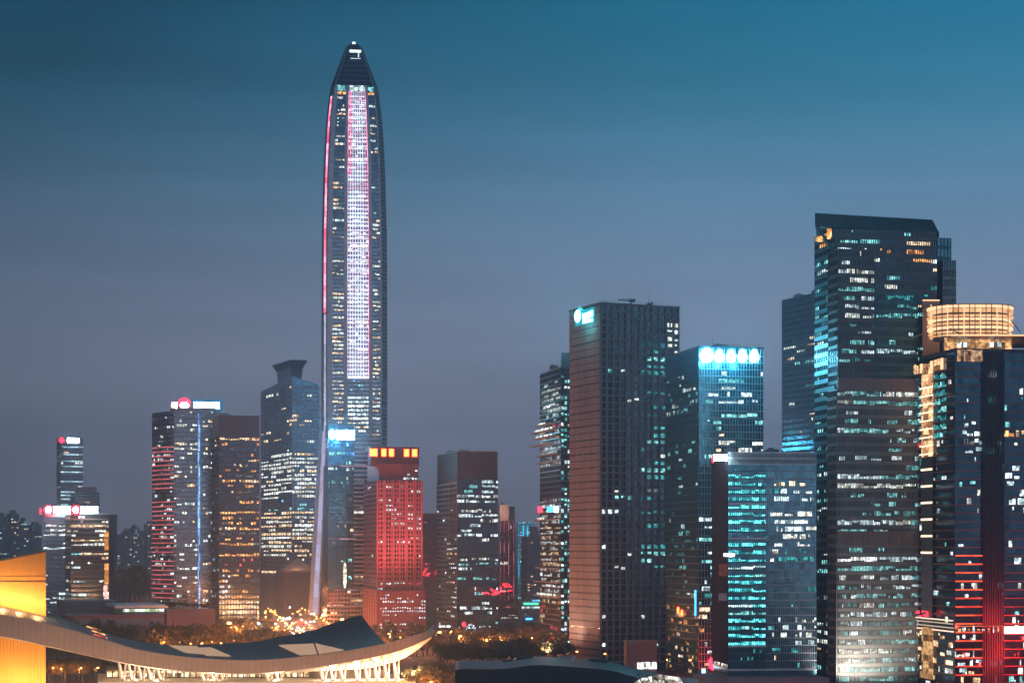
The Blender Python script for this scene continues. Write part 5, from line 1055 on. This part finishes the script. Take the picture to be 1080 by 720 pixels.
for k in range(26):
    t = (k/26)**1.5
    for sg in (-1, 1):
        p = RA+ax*t; n = Vector((-ax.y, ax.x)).normalized(); q = p+n*sg*19
        putlamp(LP, 540+q.x/q.y*F, q.y, OC, 4.5e4 if k % 2 == 0 else 0)
for px in (139, 152, 163, 175, 188, 199, 212, 224, 236, 250, 262, 276, 288, 299): putlamp(LP, px+lr.uniform(-4, 4), 1365+lr.uniform(-8, 40), OC, 1.5e4, .95)
for px in (238, 247, 258, 268, 281, 290): putlamp(LP, px+lr.uniform(-3, 3), 1470+lr.uniform(-8, 150), OC, 5e4, 1.1)
for px in (475, 486, 497, 514, 531, 548, 562, 392, 402, 412, 424, 584, 596): putlamp(LP, px, 1430+lr.uniform(-60, 120), OC, 4.5e4, 1.05)
for k in range(26): putlamp(LP, 280+lr.uniform(0, 60), 1500+lr.uniform(0, 600), OC, 2.6e4 if k % 3 == 0 else 0, lr.uniform(.8, 1.3))
for k in range(8): putlamp(LW, 285+lr.uniform(0, 55), 1500+lr.uniform(0, 600), WC, 8e3 if k % 3 == 0 else 0, lr.uniform(.8, 1.2))
for k in range(12): putlamp(LP, 262-k*2.8+lr.uniform(-1, 1), 2000+k*130, OC, 0, 1.3+k*.05)
for px in (56, 65, 84, 101): putlamp(LP, px, 1095+lr.uniform(-10, 10), OC, 1.1e4, .9)
for px, D_, pw, s in ((245.5, 1370, 2e4, 2.35), (358.5, 1330, 5e4, 2.75), (460, 1360, 2e4, 1.75), (488, 1330, 2e4, 1.6), (484, 1335, 1.5e4, 1.6), (435, 1065, 2e4, 1.0), (452, 985, 1.6e4, .9)): putlamp(LP, px, D_, OC, pw, s)
for px, D_, s in ((301, 1500, 2.2), (275, 1600, 1.4), (322, 1650, 1.3), (332, 1500, 1.2)): putlamp(LW, px, D_, WC, 3e3, s)
for px, D_, s in ((178, 1900, 1), (238, 1700, 1.2), (150, 2700, 1.2), (143, 2900, 1.2), (155, 2600, 1.2), (585, 1350, 1.2)): putlamp(LP, px, D_, OC, 1.8e4, s)
for px, D_, s in ((610, 1230, 1.1), (640, 1225, 1), (704, 1160, 1), (716, 1150, 1.3), (730, 1140, 1.1)): putlamp(LP, px, D_, OC, 3.5e3, s)
for px, D_ in putlamp_later: putlamp(LP, px, D_, OC, 3e4, .8)
# lamps added below the view to light the civic roof rim from the plaza
RIM_FILL = lamp_proto(OL, 'added unseen low lamp lighting the rim of the upswept roof', 'added rim lamps before the civic roof')
for px in (-60, 0, 60, 125, 190, 255, 320, 385, 440): putlamp(RIM_FILL, px, 950, (1, .52, .26), 3.8e4, .7)
# lamps under the roof
for px in (140, 165, 225, 292, 350, 378, 398, 418, 436): lamp('POINT', P(px, D0+9, 716 if px < 300 else 710), (1, .72, .48), 9e3 if px < 330 else 1.5e4, bpy.data.objects['civic_roof'], .5, 'hall_lamp')
# cars
M_CARS = [mat('car_paint_%d' % i, c, .35, .4) for i, c in enumerate(((.5, .5, .5), (.05, .05, .06), (.3, .04, .03), (.05, .1, .25)))]
HL = emit('headlight', (1, .93, .8), 30, 'NONE'); TL_ = emit('tail_light', (1, .03, .02), 16, 'NONE'); M_RUB = mat('tyre_rubber', (.02, .02, .02), .9)
def car(k):
    r = thing('car', 'car with its lamps lit in the dense evening traffic of the avenue', 'car', (0, 0, 0), 'cars on the avenue')
    b = MB(); b.hexa([Vector(q) for q in ((-.9, -2.2, .3), (.9, -2.2, .3), (.9, 2.2, .3), (-.9, 2.2, .3), (-.85, -2.1, .85), (.85, -2.1, .85), (.85, 2.15, .95), (-.85, 2.15, .95))]); b.build('body', M_CARS[k], r)
    b = MB(); b.hexa([Vector(q) for q in ((-.8, -1.2, .86), (.8, -1.2, .86), (.8, 1.7, .94), (-.8, 1.7, .94), (-.65, -.5, 1.45), (.65, -.5, 1.45), (.65, 1.1, 1.45), (-.65, 1.1, 1.45))]); b.build('cabin', G_DARK, r)
    for x in (-.88, .88):
        for y in (-1.4, 1.4): b = MB(); b.tube((x-.1, y, .33), (x+.1, y, .33), .33, .33, 10); b.build('wheel', M_RUB, r)
    for x in (-.6, .6):
        b = MB(); b.box(x-.22, x+.22, -2.28, -2.15, .5, .85); b.build('headlight', HL, r); b = MB(); b.box(x-.25, x+.25, 2.15, 2.27, .6, .9); b.build('tail_light', TL_, r)
    return r
cp = [car(k) for k in range(4)]; used = 0; n = Vector((-ax.y, ax.x)).normalized(); ang = math.atan2(ax.y, ax.x)-math.pi/2
for k in range(110):
    t = (k/110)**1.3*.85+.05; lane = lr.choice((-12.6, -9, -5.4, -1.8, 1.8, 5.4, 9, 12.6)); q = RA+ax*t+n*lane; rz = ang if lane > 0 else ang+math.pi
    if lane > 0: rz = ang
    loc = (q.x, q.y, .03)
    if used < 4: cp[used].location = loc; cp[used].rotation_euler = (0, 0, rz); used += 1
    else: copy_tree(lr.choice(cp), loc, rz)
